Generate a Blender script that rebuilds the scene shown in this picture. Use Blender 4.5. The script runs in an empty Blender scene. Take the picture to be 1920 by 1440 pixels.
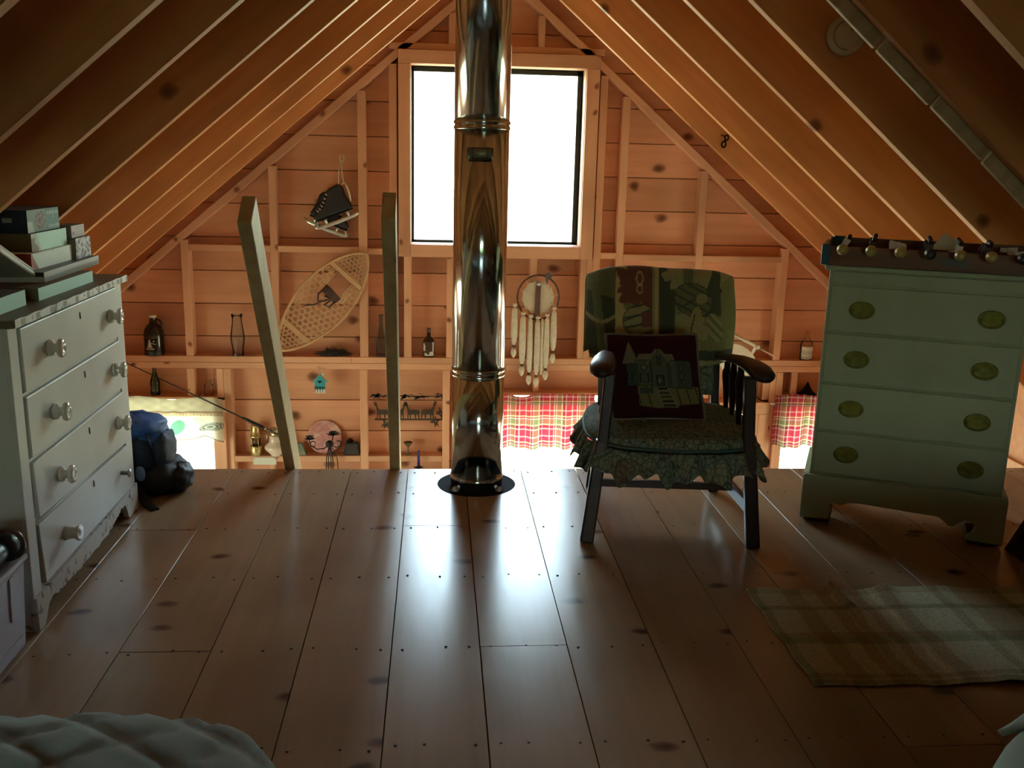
import bpy, math, random
from math import sin, cos, pi, sqrt, radians, atan2
from mathutils import Vector, Matrix

random.seed(7)
S = bpy.context.scene
COL = S.collection

# ------------------------------------------------------------------ camera
cam_d = bpy.data.cameras.new('camera')
cam = bpy.data.objects.new('camera', cam_d)
COL.objects.link(cam)
cam_d.sensor_width = 36.0
cam_d.lens = 1775.05 / 1920 * 36.0
cam_d.clip_start = 0.02
P_, R_, Y_ = 0.233266, 0.024683, 0.0825
fw = Vector((sin(Y_) * cos(P_), cos(Y_) * cos(P_), -sin(P_)))
rt = Vector((cos(Y_), -sin(Y_), 0))
up = rt.cross(fw)
r2 = rt * cos(R_) + up * sin(R_)
u2 = up * cos(R_) - rt * sin(R_)
mw = Matrix((r2, u2, -fw)).transposed().to_4x4()
mw.translation = Vector((0, 0, 1.4))
cam.matrix_world = mw
S.camera = cam

# ------------------------------------------------------------------ daylight
SKY = 16.0
world = bpy.data.worlds.new('world')
S.world = world
world.use_nodes = True
nt = world.node_tree
nt.nodes.clear()
n_out = nt.nodes.new('ShaderNodeOutputWorld')
n_bg = nt.nodes.new('ShaderNodeBackground')
n_tc = nt.nodes.new('ShaderNodeTexCoord')
n_sp = nt.nodes.new('ShaderNodeSeparateXYZ')
n_mr = nt.nodes.new('ShaderNodeMapRange')
n_cr = nt.nodes.new('ShaderNodeValToRGB')
n_mr.inputs['From Min'].default_value = -1
n_mr.inputs['From Max'].default_value = 1
nt.links.new(n_tc.outputs['Generated'], n_sp.inputs[0])
nt.links.new(n_sp.outputs['Z'], n_mr.inputs['Value'])
nt.links.new(n_mr.outputs[0], n_cr.inputs[0])
e = n_cr.color_ramp.elements
e[0].position = 0.0
e[0].color = (0.30, 0.31, 0.22, 1)          # grass below
e[1].position = 1.0
e[1].color = (0.42, 0.66, 1.0, 1)           # zenith
for p, c in ((0.44, (0.34, 0.37, 0.26, 1)), (0.50, (0.46, 0.52, 0.40, 1)), (0.56, (0.62, 0.74, 0.64, 1)), (0.66, (0.66, 0.84, 1.0, 1))):
    q = e.new(p)
    q.color = c
n_bg.inputs['Strength'].default_value = SKY
nt.links.new(n_cr.outputs[0], n_bg.inputs['Color'])
nt.links.new(n_bg.outputs[0], n_out.inputs[0])

S.view_settings.view_transform = 'Standard'
S.view_settings.look = 'None'
S.view_settings.exposure = 0.7
S.view_settings.gamma = 1.0
S.view_settings.use_curve_mapping = False
S.cycles.max_bounces = 12
S.cycles.diffuse_bounces = 6
S.cycles.glossy_bounces = 4
S.cycles.transmission_bounces = 6
S.cycles.transparent_max_bounces = 16
S.cycles.use_denoising = True
S.cycles.caustics_reflective = False
S.cycles.caustics_refractive = False


# ------------------------------------------------------------------ mesh builder
class MB:
    def __init__(s):
        s.v, s.f, s.sm, s.c = [], [], [], None

    def add(s, v, f, smooth=False):
        o = len(s.v)
        s.v += [tuple(p) for p in v]
        s.f += [tuple(i + o for i in q) for q in f]
        s.sm += [smooth] * len(f)
        return s

    def box(s, x0, x1, y0, y1, z0, z1):
        v = [(x, y, z) for z in (z0, z1) for y in (y0, y1) for x in (x0, x1)]
        return s.add(v, [(0, 2, 3, 1), (4, 5, 7, 6), (0, 1, 5, 4), (1, 3, 7, 5), (3, 2, 6, 7), (2, 0, 4, 6)])

    def hexa(s, b, t):                       # 4 bottom points (ccw from above), 4 top
        return s.add(list(b) + list(t), [(3, 2, 1, 0), (4, 5, 6, 7), (0, 1, 5, 4), (1, 2, 6, 5), (2, 3, 7, 6), (3, 0, 4, 7)])

    def bar(s, a, b, w, d, side=(1, 0, 0), w2=None, d2=None):
        a, b = Vector(a), Vector(b)
        t = (b - a).normalized()
        x = Vector(side)
        x = (x - t * x.dot(t)).normalized()
        y = t.cross(x)
        w2 = w if w2 is None else w2
        d2 = d if d2 is None else d2
        q = lambda p, w, d: [p - x * w / 2 - y * d / 2, p + x * w / 2 - y * d / 2, p + x * w / 2 + y * d / 2, p - x * w / 2 + y * d / 2]
        return s.hexa(q(a, w, d), q(b, w2, d2))

    def prism(s, pts, a0, a1, axis='y', smooth=False):  # outline extruded along an axis
        n = len(pts)
        mk = {'y': lambda p, a: (p[0], a, p[1]), 'z': lambda p, a: (p[0], p[1], a), 'x': lambda p, a: (a, p[0], p[1])}[axis]
        v = [mk(p, a0) for p in pts] + [mk(p, a1) for p in pts]
        o = len(s.v)
        s.add(v, [tuple(range(n)), tuple(range(2 * n - 1, n - 1, -1))])
        s.f += [(o + i, o + n + i, o + n + (i + 1) % n, o + (i + 1) % n) for i in range(n)]
        s.sm += [smooth] * n
        return s

    def tube(s, pts, r, n=8, closed=False, flat=1.0, caps=True):
        pts = [Vector(p) for p in pts]
        m = len(pts)
        rr = r if isinstance(r, (list, tuple)) else [r] * m
        v, f = [], []
        prev = None
        for i, p in enumerate(pts):
            if closed:
                t = pts[(i + 1) % m] - pts[i - 1]
            else:
                t = pts[min(i + 1, m - 1)] - pts[max(i - 1, 0)]
            t = t.normalized() if t.length > 1e-9 else Vector((0, 0, 1))
            if prev is None:
                x = t.orthogonal().normalized()
            else:
                x = prev - t * prev.dot(t)
                x = x.normalized() if x.length > 1e-6 else t.orthogonal().normalized()
            prev = x
            y = t.cross(x)
            for k in range(n):
                a = 2 * pi * k / n
                v.append(p + (x * cos(a) + y * sin(a) * flat) * rr[i])
        for i in range(m if closed else m - 1):
            j = (i + 1) % m
            for k in range(n):
                l = (k + 1) % n
                f.append((i * n + k, i * n + l, j * n + l, j * n + k))
        if not closed and caps:
            f.append(tuple(range(n - 1, -1, -1)))
            f.append(tuple(range((m - 1) * n, m * n)))
        return s.add(v, f, True)

    def sweep(s, pts, prof, side=(1, 0, 0), n=12, p=2.0):   # superelliptic section (half width, half height) per point
        pts = [Vector(q) for q in pts]
        m = len(pts)
        v, f = [], []
        for i, q in enumerate(pts):
            t = (pts[min(i + 1, m - 1)] - pts[max(i - 1, 0)]).normalized()
            x = Vector(side)
            x = (x - t * x.dot(t)).normalized()
            y = t.cross(x)
            for k in range(n):
                a = 2 * pi * k / n
                ca, sa = cos(a), sin(a)
                v.append(q + x * prof[i][0] * math.copysign(abs(ca) ** (2 / p), ca) + y * prof[i][1] * math.copysign(abs(sa) ** (2 / p), sa))
        for i in range(m - 1):
            for k in range(n):
                l = (k + 1) % n
                f.append((i * n + k, i * n + l, (i + 1) * n + l, (i + 1) * n + k))
        f.append(tuple(range(n - 1, -1, -1)))
        f.append(tuple(range((m - 1) * n, m * n)))
        return s.add(v, f, True)

    def lathe(s, prof, n=24, c=(0, 0, 0), axis='z', smooth=True):
        v, f = [], []
        for r, h in prof:
            for k in range(n):
                a = 2 * pi * k / n
                x, y = r * cos(a), r * sin(a)
                v.append({'z': (c[0] + x, c[1] + y, c[2] + h), 'y': (c[0] + x, c[1] + h, c[2] - y), 'x': (c[0] + h, c[1] + x, c[2] + y)}[axis])
        m = len(prof)
        for i in range(m - 1):
            for k in range(n):
                l = (k + 1) % n
                f.append((i * n + k, i * n + l, (i + 1) * n + l, (i + 1) * n + k))
        s.add(v, f, smooth)
        o = len(s.v) - len(v)
        if prof[0][0] > 1e-5:
            s.f.append(tuple(o + k for k in range(n - 1, -1, -1)))
            s.sm.append(False)
        if prof[-1][0] > 1e-5:
            s.f.append(tuple(o + (m - 1) * n + k for k in range(n)))
            s.sm.append(False)
        return s

    def ball(s, c, r, nu=12, nv=8):
        rx, ry, rz = r if isinstance(r, (tuple, list)) else (r, r, r)
        o = len(s.v)
        s.lathe([(max(1e-6, sin(pi * j / nv)), -cos(pi * j / nv)) for j in range(nv + 1)], nu)
        for i in range(o, len(s.v)):
            x, y, z = s.v[i]
            s.v[i] = (c[0] + x * rx, c[1] + y * ry, c[2] + z * rz)
        return s

    def grid(s, fn, nu, nv, col=None, smooth=True, wrap=False):
        o = len(s.v)
        v, cs = [], []
        for j in range(nv + 1):
            for i in range(nu + 1):
                u, w = i / nu, j / nv
                v.append(fn(u, w))
                if col:
                    cs.append(col(u, w))
        f = [(j * (nu + 1) + i, j * (nu + 1) + i + 1, (j + 1) * (nu + 1) + i + 1, (j + 1) * (nu + 1) + i) for j in range(nv) for i in range(nu)]
        if col:
            if s.c is None:
                s.c = [(1, 1, 1)] * o
            s.c += cs
        return s.add(v, f, smooth)

    def build(s, name, mat=None, parent=None, bevel=0.0, seg=2, solid=0.0, sub=0):
        me = bpy.data.meshes.new(name)
        me.from_pydata(s.v, [], s.f)
        me.polygons.foreach_set('use_smooth', s.sm)
        if s.c:
            a = me.color_attributes.new('Col', 'FLOAT_COLOR', 'POINT')
            cs = s.c + [(1, 1, 1)] * (len(s.v) - len(s.c))
            a.data.foreach_set('color', [x for c in cs for x in (c[0], c[1], c[2], 1.0)])
        me.update()
        ob = bpy.data.objects.new(name, me)
        COL.objects.link(ob)
        if mat:
            me.materials.append(mat)
        if parent:
            ob.parent = parent
        if solid:
            m = ob.modifiers.new('solid', 'SOLIDIFY')
            m.thickness = solid
            m.offset = -1
        if bevel:
            m = ob.modifiers.new('bevel', 'BEVEL')
            m.width = bevel
            m.segments = seg
            m.limit_method = 'ANGLE'
            m.angle_limit = radians(40)
        if sub:
            m = ob.modifiers.new('sub', 'SUBSURF')
            m.levels = m.render_levels = sub
        return ob


def tag(o, label, cat, group=None):
    o['label'] = label
    o['category'] = cat
    if group:
        o['group'] = group
    return o


def thing(name, label, cat, loc=(0, 0, 0), rz=0.0, group=None, rot=None):
    o = bpy.data.objects.new(name, None)
    COL.objects.link(o)
    o.location = loc
    o.rotation_euler = rot if rot else (0, 0, rz)
    o.empty_display_size = 0.05
    return tag(o, label, cat, group)


def solo(mb, name, mat, label, cat, loc=(0, 0, 0), rz=0.0, group=None, rot=None, **k):
    o = mb.build(name, mat, **k)
    o.location = loc
    o.rotation_euler = rot if rot else (0, 0, rz)
    return tag(o, label, cat, group)


def struct(mb, name, mat, parent=None, **k):
    if mb is None:
        o = bpy.data.objects.new(name, None)
        COL.objects.link(o)
    else:
        o = mb.build(name, mat, parent, **k)
    if not parent:
        o['kind'] = 'structure'
    return o


def lab(o, t):
    o['label'] = t
    return o


# ------------------------------------------------------------------ materials
def base(name):
    m = bpy.data.materials.new(name)
    m.use_nodes = True
    t = m.node_tree
    b = t.nodes['Principled BSDF']
    return m, t, b


def N(t, kind, **k):
    n = t.nodes.new(kind)
    for a, v in k.items():
        setattr(n, a, v)
    return n


def ramp(t, stops):
    r = N(t, 'ShaderNodeValToRGB')
    el = r.color_ramp.elements
    el[0].position, el[0].color = stops[0][0], (*stops[0][1], 1)
    el[1].position, el[1].color = stops[-1][0], (*stops[-1][1], 1)
    for p, c in stops[1:-1]:
        q = el.new(p)
        q.color = (*c, 1)
    return r


def mixc(t, fac, a, b, mode='MIX'):
    n = N(t, 'ShaderNodeMix', data_type='RGBA', blend_type=mode)
    for sock, v in ((n.inputs[0], fac), (n.inputs[6], a), (n.inputs[7], b)):
        if hasattr(v, 'type') and hasattr(v, 'links'):
            t.links.new(v, sock)
        elif isinstance(v, (int, float)):
            sock.default_value = v
        else:
            sock.default_value = (*v, 1)
    return n.outputs[2]


def bump(t, b, src, strength=0.2, dist=0.01):
    n = N(t, 'ShaderNodeBump')
    n.inputs['Strength'].default_value = strength
    n.inputs['Distance'].default_value = dist
    t.links.new(src, n.inputs['Height'])
    t.links.new(n.outputs[0], b.inputs['Normal'])


def pine(name, c1, c2, knot, axis='x', rough=0.55, kscale=2.6, ksize=0.075, kamount=0.5, coat=0.0, spec=0.3, bstr=0.15, scratch=False, kstretch=0.75, plane='xz'):
    """sawn pine: grain along one object axis, a few round knots, tone varies from piece to piece"""
    m, t, b = base(name)
    tc = N(t, 'ShaderNodeTexCoord')
    oi = N(t, 'ShaderNodeObjectInfo')
    ad = N(t, 'ShaderNodeVectorMath', operation='MULTIPLY_ADD')
    cmb = N(t, 'ShaderNodeCombineXYZ')
    for i in range(3):
        t.links.new(oi.outputs['Random'], cmb.inputs[i])
    t.links.new(cmb.outputs[0], ad.inputs[0])
    ad.inputs[1].default_value = (31.7, 17.3, 23.9)
    t.links.new(tc.outputs['Object'], ad.inputs[2])
    mp = N(t, 'ShaderNodeMapping')
    sc = {'x': (0.9, 14, 14), 'y': (14, 0.9, 14), 'z': (14, 14, 0.9)}[axis]
    mp.inputs['Scale'].default_value = sc
    t.links.new(ad.outputs[0], mp.inputs[0])
    n1 = N(t, 'ShaderNodeTexNoise')
    n1.inputs['Scale'].default_value = 1.6
    n1.inputs['Detail'].default_value = 5
    n1.inputs['Distortion'].default_value = 0.25
    t.links.new(mp.outputs[0], n1.inputs['Vector'])
    r1 = ramp(t, [(0.32, c2), (0.68, c1)])
    t.links.new(n1.outputs[0], r1.inputs[0])
    # broad tone change
    n2 = N(t, 'ShaderNodeTexNoise')
    n2.inputs['Scale'].default_value = 1.7
    n2.inputs['Detail'].default_value = 2
    t.links.new(ad.outputs[0], n2.inputs['Vector'])
    r2_ = ramp(t, [(0.3, (0.78, 0.74, 0.70)), (0.7, (1.08, 1.08, 1.08))])
    t.links.new(n2.outputs[0], r2_.inputs[0])
    col = mixc(t, 1.0, r1.outputs[0], r2_.outputs[0], 'MULTIPLY')
    # per piece tone
    r3 = ramp(t, [(0.0, (0.86, 0.84, 0.82)), (1.0, (1.1, 1.1, 1.1))])
    t.links.new(oi.outputs['Random'], r3.inputs[0])
    col = mixc(t, 1.0, col, r3.outputs[0], 'MULTIPLY')
    # knots
    mk = N(t, 'ShaderNodeMapping')
    k = kstretch
    mk.inputs['Scale'].default_value = {'x': (k, 1, 1), 'y': (1, k, 1), 'z': (1, 1, k)}[axis]
    t.links.new(ad.outputs[0], mk.inputs[0])
    wob = N(t, 'ShaderNodeTexNoise')
    wob.inputs['Scale'].default_value = 9
    t.links.new(mk.outputs[0], wob.inputs['Vector'])
    wv = N(t, 'ShaderNodeVectorMath', operation='MULTIPLY_ADD')
    t.links.new(wob.outputs['Color'], wv.inputs[0])
    wv.inputs[1].default_value = (0.05, 0.05, 0.05)
    t.links.new(mk.outputs[0], wv.inputs[2])
    vo = N(t, 'ShaderNodeTexVoronoi', voronoi_dimensions='2D')
    vo.inputs['Scale'].default_value = kscale
    sw = N(t, 'ShaderNodeSeparateXYZ')
    cw = N(t, 'ShaderNodeCombineXYZ')
    t.links.new(wv.outputs[0], sw.inputs[0])
    t.links.new(sw.outputs['Y' if plane[0] == 'y' else 'X'], cw.inputs[0])
    t.links.new(sw.outputs['Z' if plane[1] == 'z' else 'Y'], cw.inputs[1])
    t.links.new(cw.outputs[0], vo.inputs['Vector'])
    sx = N(t, 'ShaderNodeSeparateColor')
    t.links.new(vo.outputs['Color'], sx.inputs[0])
    th = N(t, 'ShaderNodeMath', operation='GREATER_THAN')
    th.inputs[1].default_value = 1 - kamount
    t.links.new(sx.outputs[0], th.inputs[0])
    kr = ramp(t, [(0.0, (1, 1, 1)), (ksize * 0.55, (0.85, 0.85, 0.85)), (ksize, (0.45, 0.45, 0.45)), (ksize * 1.2, (0.08, 0.08, 0.08)), (ksize * 1.9, (0, 0, 0))])
    t.links.new(vo.outputs['Distance'], kr.inputs[0])
    kf = N(t, 'ShaderNodeMath', operation='MULTIPLY')
    t.links.new(kr.outputs[0], kf.inputs[0])
    t.links.new(th.outputs[0], kf.inputs[1])
    col = mixc(t, kf.outputs[0], col, knot)
    t.links.new(col, b.inputs['Base Color'])
    b.inputs['Roughness'].default_value = rough
    b.inputs['Specular IOR Level'].default_value = spec
    if coat:
        b.inputs['Coat Weight'].default_value = coat
        b.inputs['Coat Roughness'].default_value = 0.18
    if scratch:
        ns = N(t, 'ShaderNodeTexNoise')
        ns.inputs['Scale'].default_value = 70
        ns.inputs['Detail'].default_value = 4
        ms = N(t, 'ShaderNodeMapping')
        ms.inputs['Scale'].default_value = (1, 0.12, 1)
        t.links.new(ad.outputs[0], ms.inputs[0])
        t.links.new(ms.outputs[0], ns.inputs['Vector'])
        rr = ramp(t, [(0.35, (rough - 0.015,) * 3), (0.7, (rough + 0.025,) * 3)])
        t.links.new(ns.outputs[0], rr.inputs[0])
        t.links.new(rr.outputs[0], b.inputs['Roughness'])
        bump(t, b, ns.outputs[0], bstr, 0.004)
    else:
        bump(t, b, n1.outputs[0], bstr, 0.004)
    return m


def plain(name, c, rough=0.5, metal=0.0, spec=0.4, noise=0.0, nscale=20, bmp=0.0, coat=0.0, sheen=0.0, c2=None):
    m, t, b = base(name)
    b.inputs['Base Color'].default_value = (*c, 1)
    b.inputs['Roughness'].default_value = rough
    b.inputs['Metallic'].default_value = metal
    b.inputs['Specular IOR Level'].default_value = spec
    if coat:
        b.inputs['Coat Weight'].default_value = coat
        b.inputs['Coat Roughness'].default_value = 0.1
    if sheen:
        b.inputs['Sheen Weight'].default_value = sheen
    if noise or bmp:
        tc = N(t, 'ShaderNodeTexCoord')
        n = N(t, 'ShaderNodeTexNoise')
        n.inputs['Scale'].default_value = nscale
        n.inputs['Detail'].default_value = 4
        t.links.new(tc.outputs['Object'], n.inputs['Vector'])
        d = c2 if c2 else tuple(x * (1 - noise) for x in c)
        r = ramp(t, [(0.35, d), (0.65, c)])
        t.links.new(n.outputs[0], r.inputs[0])
        t.links.new(r.outputs[0], b.inputs['Base Color'])
        if bmp:
            bump(t, b, n.outputs[0], bmp, 0.005)
    return m


def printed(name, rough=0.8, transl=0.0, bmp=0.0, bscale=300, sheen=0.0):
    """cloth or card carrying a print stored as a colour attribute"""
    m, t, b = base(name)
    a = N(t, 'ShaderNodeVertexColor', layer_name='Col')
    t.links.new(a.outputs[0], b.inputs['Base Color'])
    b.inputs['Roughness'].default_value = rough
    b.inputs['Specular IOR Level'].default_value = 0.2
    if sheen:
        b.inputs['Sheen Weight'].default_value = sheen
    if bmp:
        tc = N(t, 'ShaderNodeTexCoord')
        n = N(t, 'ShaderNodeTexNoise')
        n.inputs['Scale'].default_value = bscale
        t.links.new(tc.outputs['Object'], n.inputs['Vector'])
        bump(t, b, n.outputs[0], bmp, 0.003)
    if transl:
        tr = N(t, 'ShaderNodeBsdfTranslucent')
        t.links.new(a.outputs[0], tr.inputs[0])
        mx = N(t, 'ShaderNodeMixShader')
        mx.inputs[0].default_value = transl
        t.links.new(b.outputs[0], mx.inputs[1])
        t.links.new(tr.outputs[0], mx.inputs[2])
        t.links.new(mx.outputs[0], t.nodes['Material Output'].inputs[0])
    return m


def clear(name, tint=(1, 1, 1), gloss=0.05, edge=0.5):
    """thin glass: tinted see-through with a fresnel sheen"""
    m = bpy.data.materials.new(name)
    m.use_nodes = True
    t = m.node_tree
    t.nodes.clear()
    out = N(t, 'ShaderNodeOutputMaterial')
    tr = N(t, 'ShaderNodeBsdfTransparent')
    tr.inputs[0].default_value = (*tint, 1)
    gl = N(t, 'ShaderNodeBsdfGlossy')
    gl.inputs['Roughness'].default_value = gloss
    lw = N(t, 'ShaderNodeLayerWeight')
    lw.inputs[0].default_value = edge
    mx = N(t, 'ShaderNodeMixShader')
    t.links.new(lw.outputs['Fresnel'], mx.inputs[0])
    t.links.new(tr.outputs[0], mx.inputs[1])
    t.links.new(gl.outputs[0], mx.inputs[2])
    t.links.new(mx.outputs[0], out.inputs[0])
    return m


def chipped(name, paint, under, amount=0.4, scale=18, rough=0.45, bstr=0.4):
    """old brushed paint, flaked through to wood along a noise threshold"""
    m, t, b = base(name)
    tc = N(t, 'ShaderNodeTexCoord')
    n = N(t, 'ShaderNodeTexNoise')
    n.inputs['Scale'].default_value = scale
    n.inputs['Detail'].default_value = 6
    n.inputs['Roughness'].default_value = 0.65
    t.links.new(tc.outputs['Object'], n.inputs['Vector'])
    r = ramp(t, [(amount, (0, 0, 0)), (amount + 0.015, (1, 1, 1))])
    t.links.new(n.outputs[0], r.inputs[0])
    n2 = N(t, 'ShaderNodeTexNoise')
    n2.inputs['Scale'].default_value = 3
    t.links.new(tc.outputs['Object'], n2.inputs['Vector'])
    pr = ramp(t, [(0.3, tuple(x * 0.86 for x in paint)), (0.7, paint)])
    t.links.new(n2.outputs[0], pr.inputs[0])
    t.links.new(mixc(t, r.outputs[0], under, pr.outputs[0]), b.inputs['Base Color'])
    b.inputs['Roughness'].default_value = rough
    bump(t, b, r.outputs[0], bstr, 0.003)
    return m


PINE = dict(c1=(0.77, 0.40, 0.245), c2=(0.69, 0.34, 0.195), knot=(0.12, 0.035, 0.012))
M_sid = pine('pine_siding', **PINE, axis='x', rough=0.6, kscale=2.3, ksize=0.07, kamount=0.55)
M_stud = pine('pine_stud', c1=(0.76, 0.43, 0.27), c2=(0.70, 0.38, 0.23), knot=(0.2, 0.06, 0.02), axis='z', rough=0.6, kscale=5.5, ksize=0.08, kamount=0.4)
M_beam = pine('pine_beam', c1=(0.76, 0.43, 0.27), c2=(0.70, 0.38, 0.23), knot=(0.2, 0.06, 0.02), axis='x', rough=0.6, kscale=5, ksize=0.08, kamount=0.4)
M_raf = pine('pine_rafter', c1=(0.61, 0.295, 0.122), c2=(0.53, 0.24, 0.092), knot=(0.13, 0.04, 0.012), axis='x', rough=0.6, kscale=2.6, ksize=0.07, kamount=0.5)
M_deck = pine('pine_deck', c1=(0.6, 0.31, 0.14), c2=(0.5, 0.25, 0.1), knot=(0.15, 0.05, 0.02), axis='y', rough=0.7)
M_floor = pine('pine_floor', c1=(0.40, 0.28, 0.17), c2=(0.355, 0.24, 0.14), knot=(0.075, 0.033, 0.02), axis='y', rough=0.23, kscale=2.2, ksize=0.07, kamount=0.5, spec=0.34, bstr=0.02, scratch=True, kstretch=1.5, plane='xy')
M_old = pine('old_wood', c1=(0.50, 0.40, 0.26), c2=(0.36, 0.26, 0.15), knot=(0.1, 0.06, 0.03), axis='z', rough=0.65)
M_dark = plain('dark_gap', (0.02, 0.012, 0.008), 0.9)
M_rough = plain('sheathing', (0.30, 0.17, 0.08), 0.8)
M_glass = clear('window_glass', (0.97, 1.0, 0.98), 0.02, 0.12)
M_sash = plain('backlit_sash', (0.02, 0.028, 0.022), 0.35, noise=0.3, nscale=15)  # backlit darkness of the sash bars put into their colour
M_yel = pine('yellow_pine', c1=(0.85, 0.5, 0.12), c2=(0.75, 0.38, 0.07), knot=(0.4, 0.2, 0.05), axis='z')

# ------------------------------------------------------------------ geometry of the room
XR, ZR = 0.394, 2.651                 # ridge line (underside of the rafters)
TH = radians(40)
TN = math.tan(TH)
XL, XRW = -2.66, 3.44                 # side walls
YW = 6.72                             # face of the gable boards
YS = 6.62                             # face of the studs
YE = 4.175                            # open edge of the loft floor
YB = -3.9
ZB = -2.45
roofz = lambda x: ZR - abs(x - XR) * TN
CAPZ = 0.30                           # deck above the rafter underside, measured upright

# openings in the front gable: x0, x1, z0, z1
OP = {1: (-0.177, 0.996, 0.815, 1.998), 2: (-2.60, -1.575, -1.45, -0.30), 3: (0.28, 1.55, -1.45, -0.26),
      4: (2.575, 3.28, -1.45, -0.28), 'd': (1.80, 2.385, -2.40, -0.392)}


def cut(rects, o):
    res = []
    for x0, x1, z0, z1 in rects:
        a, b, c, d = max(x0, o[0]), min(x1, o[1]), max(z0, o[2]), min(z1, o[3])
        if a >= b or c >= d:
            res.append((x0, x1, z0, z1))
            continue
        if x0 < a: res.append((x0, a, z0, z1))
        if b < x1: res.append((b, x1, z0, z1))
        if z0 < c: res.append((a, b, z0, c))
        if d < z1: res.append((a, b, d, z1))
    return [r for r in res if r[1] - r[0] > 0.01 and r[3] - r[2] > 0.012]


# front gable wall: sheathing carries the boards, studs and plates
rows = []
z = 0.136 - 0.2315 * 11
while z < 2.95:
    rows.append((z, z + 0.2315))
    z += 0.2315
sh = MB()
board_mbs = []


def xlim(z):
    d = (ZR + CAPZ - z) / TN
    return max(XL, XR - d), min(XRW, XR + d)


for z0, z1 in rows:
    l0, r0 = xlim(z0)
    l1, r1 = xlim(z1)
    if r0 - l0 < 0.05:
        continue
    l1, r1 = (l1, r1) if r1 > l1 else ((l0 + r0) / 2 - 0.01, (l0 + r0) / 2 + 0.01)
    rc = [(l0, r0, z0, z1)]
    for o in OP.values():
        rc = cut(rc, o)
    for a, b, c, d in rc:
        t0, t1 = (c - z0) / (z1 - z0), (d - z0) / (z1 - z0)
        la = lambda t, q: q if abs(q - l0) > 1e-6 else l0 + (l1 - l0) * t
        ra = lambda t, q: q if abs(q - r0) > 1e-6 else r0 + (r1 - r0) * t
        sh.prism([(la(t0, a), c), (ra(t0, b), c), (ra(t1, b), d), (la(t1, a), d)], YW + 0.022, YW + 0.09)
        if d > -1.7:
            g = 0.0025
            e_ = 0.004
            jog = random.uniform(-0.002, 0.002)
            q = [(la(t0, a), c + g), (ra(t0, b), c + g), (ra(t1, b), d - g), (la(t1, a), d - g)]
            mb_ = MB().prism(q, YW + jog, YW + 0.022)
            board_mbs.append(mb_)
W1 = struct(sh, 'wall_front', M_rough)
for mb_ in board_mbs:
    mb_.build('board', M_sid, W1, bevel=0.003, seg=1)


def stud(x0, x1, z0, z1, y0=YS, y1=YW, mat=None, name='stud', lean=0.0):
    MB().hexa([(x0, y0, z0), (x1, y0, z0), (x1, y1, z0), (x0, y1, z0)], [(x0 + lean, y0, z1), (x1 + lean, y0, z1), (x1 + lean, y1, z1), (x0 + lean, y1, z1)]).build(name, mat or M_stud, W1, bevel=0.003, seg=1)


def beam(x0, x1, z0, z1, y0=YS, y1=YW, name='blocking', mat=None):
    MB().box(x0, x1, y0, y1, z0, z1).build(name, mat or M_beam, W1, bevel=0.003, seg=1)


PT = 0.05                                                    # sloping top plates under the rafters
rz_ = lambda x: roofz(x) - PT / cos(TH)
for a, b in ((-1.735, -1.683), (-1.134, -1.084), (-0.535, -0.477), (1.260, 1.312), (1.832, 1.884), (2.458, 2.512)):
    stud(a, b, 0.012, max(0.05, min(rz_(a), rz_(b)) + 0.015))
stud(-0.322, -0.270, 0.012, rz_(-0.322) + 0.01)
stud(1.098, 1.150, 0.012, rz_(1.150) + 0.01)
stud(-0.226, -0.174, 0.012, 0.728)
stud(0.072, 0.124, 0.012, 0.728)
stud(0.655, 0.705, 0.012, 0.728)
stud(1.012, 1.055, 0.012, 0.728)
stud(1.056, 1.097, 0.012, 0.728)
for a, b in ((0.072, 0.122), (0.668, 0.712)):
    stud(a, b, 2.128, rz_(a if a < XR else b) + 0.01)
beam(-0.32, 1.12, 2.088, 2.130, name='header')
for a, b, c in ((-1.683, -1.134, 0.742), (-1.084, -0.535, 0.742), (-0.477, -0.322, 0.735), (1.150, 1.260, 0.732), (1.312, 1.832, 0.723), (1.884, 2.458, 0.722)):
    beam(a, b, c, c + 0.043)
# double plate that serves as the long shelf
for a, b in ((XL, -0.60), (-0.598, 1.30), (1.302, XRW)):
    beam(a, b, -0.033, 0.011, name='shelf_plate')
beam(XL, 0.5, -0.078, -0.034, name='shelf_plate')
beam(0.502, XRW, -0.078, -0.034, name='shelf_plate')
# sloping plates
for s in (-1, 1):
    lng = 3.55
    p = MB().box(0, lng, YS, YW, -PT, 0) if s > 0 else MB().box(-lng, 0, YS, YW, -PT, 0)
    ob = p.build('sloping_plate', M_beam, W1, bevel=0.003, seg=1)
    ob.location = (XR, 0, ZR)
    ob.rotation_euler = (0, s * TH, 0)
# lower framing
for a, b in ((-1.74, -1.688), (0.70, 0.742), (1.95, 2.0), (2.62, 2.66), (3.0, 3.05)):
    stud(a, b, -0.28, -0.079)
for a, b in ((-1.537, -1.49), (-0.541, -0.487), (0.049, 0.101), (0.16, 0.21), (2.455, 2.50), (2.502, 2.552), (2.40, 2.453), (-2.655, -2.605)):
    stud(a, b, -0.29 if a in (-1.537, 2.40) else -2.2, -0.079)
stud(-1.489, -1.437, -2.2, -0.079)
for a, b in ((-1.436, -0.542), (-0.486, 0.048)):
    beam(a, b, -0.765, -0.721, name='ledge')
stud(-1.19, -1.155, -2.2, -0.766)
beam(-2.6, -1.538, -0.298, -0.279, y0=6.60, name='header')
beam(0.2, 1.62, -0.258, -0.236, y0=6.60, name='header')
beam(1.62, 2.40, -0.318, -0.297, y0=6.57, name='header')
beam(2.553, 3.4, -0.276, -0.25, y0=6.60, name='header')


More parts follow.
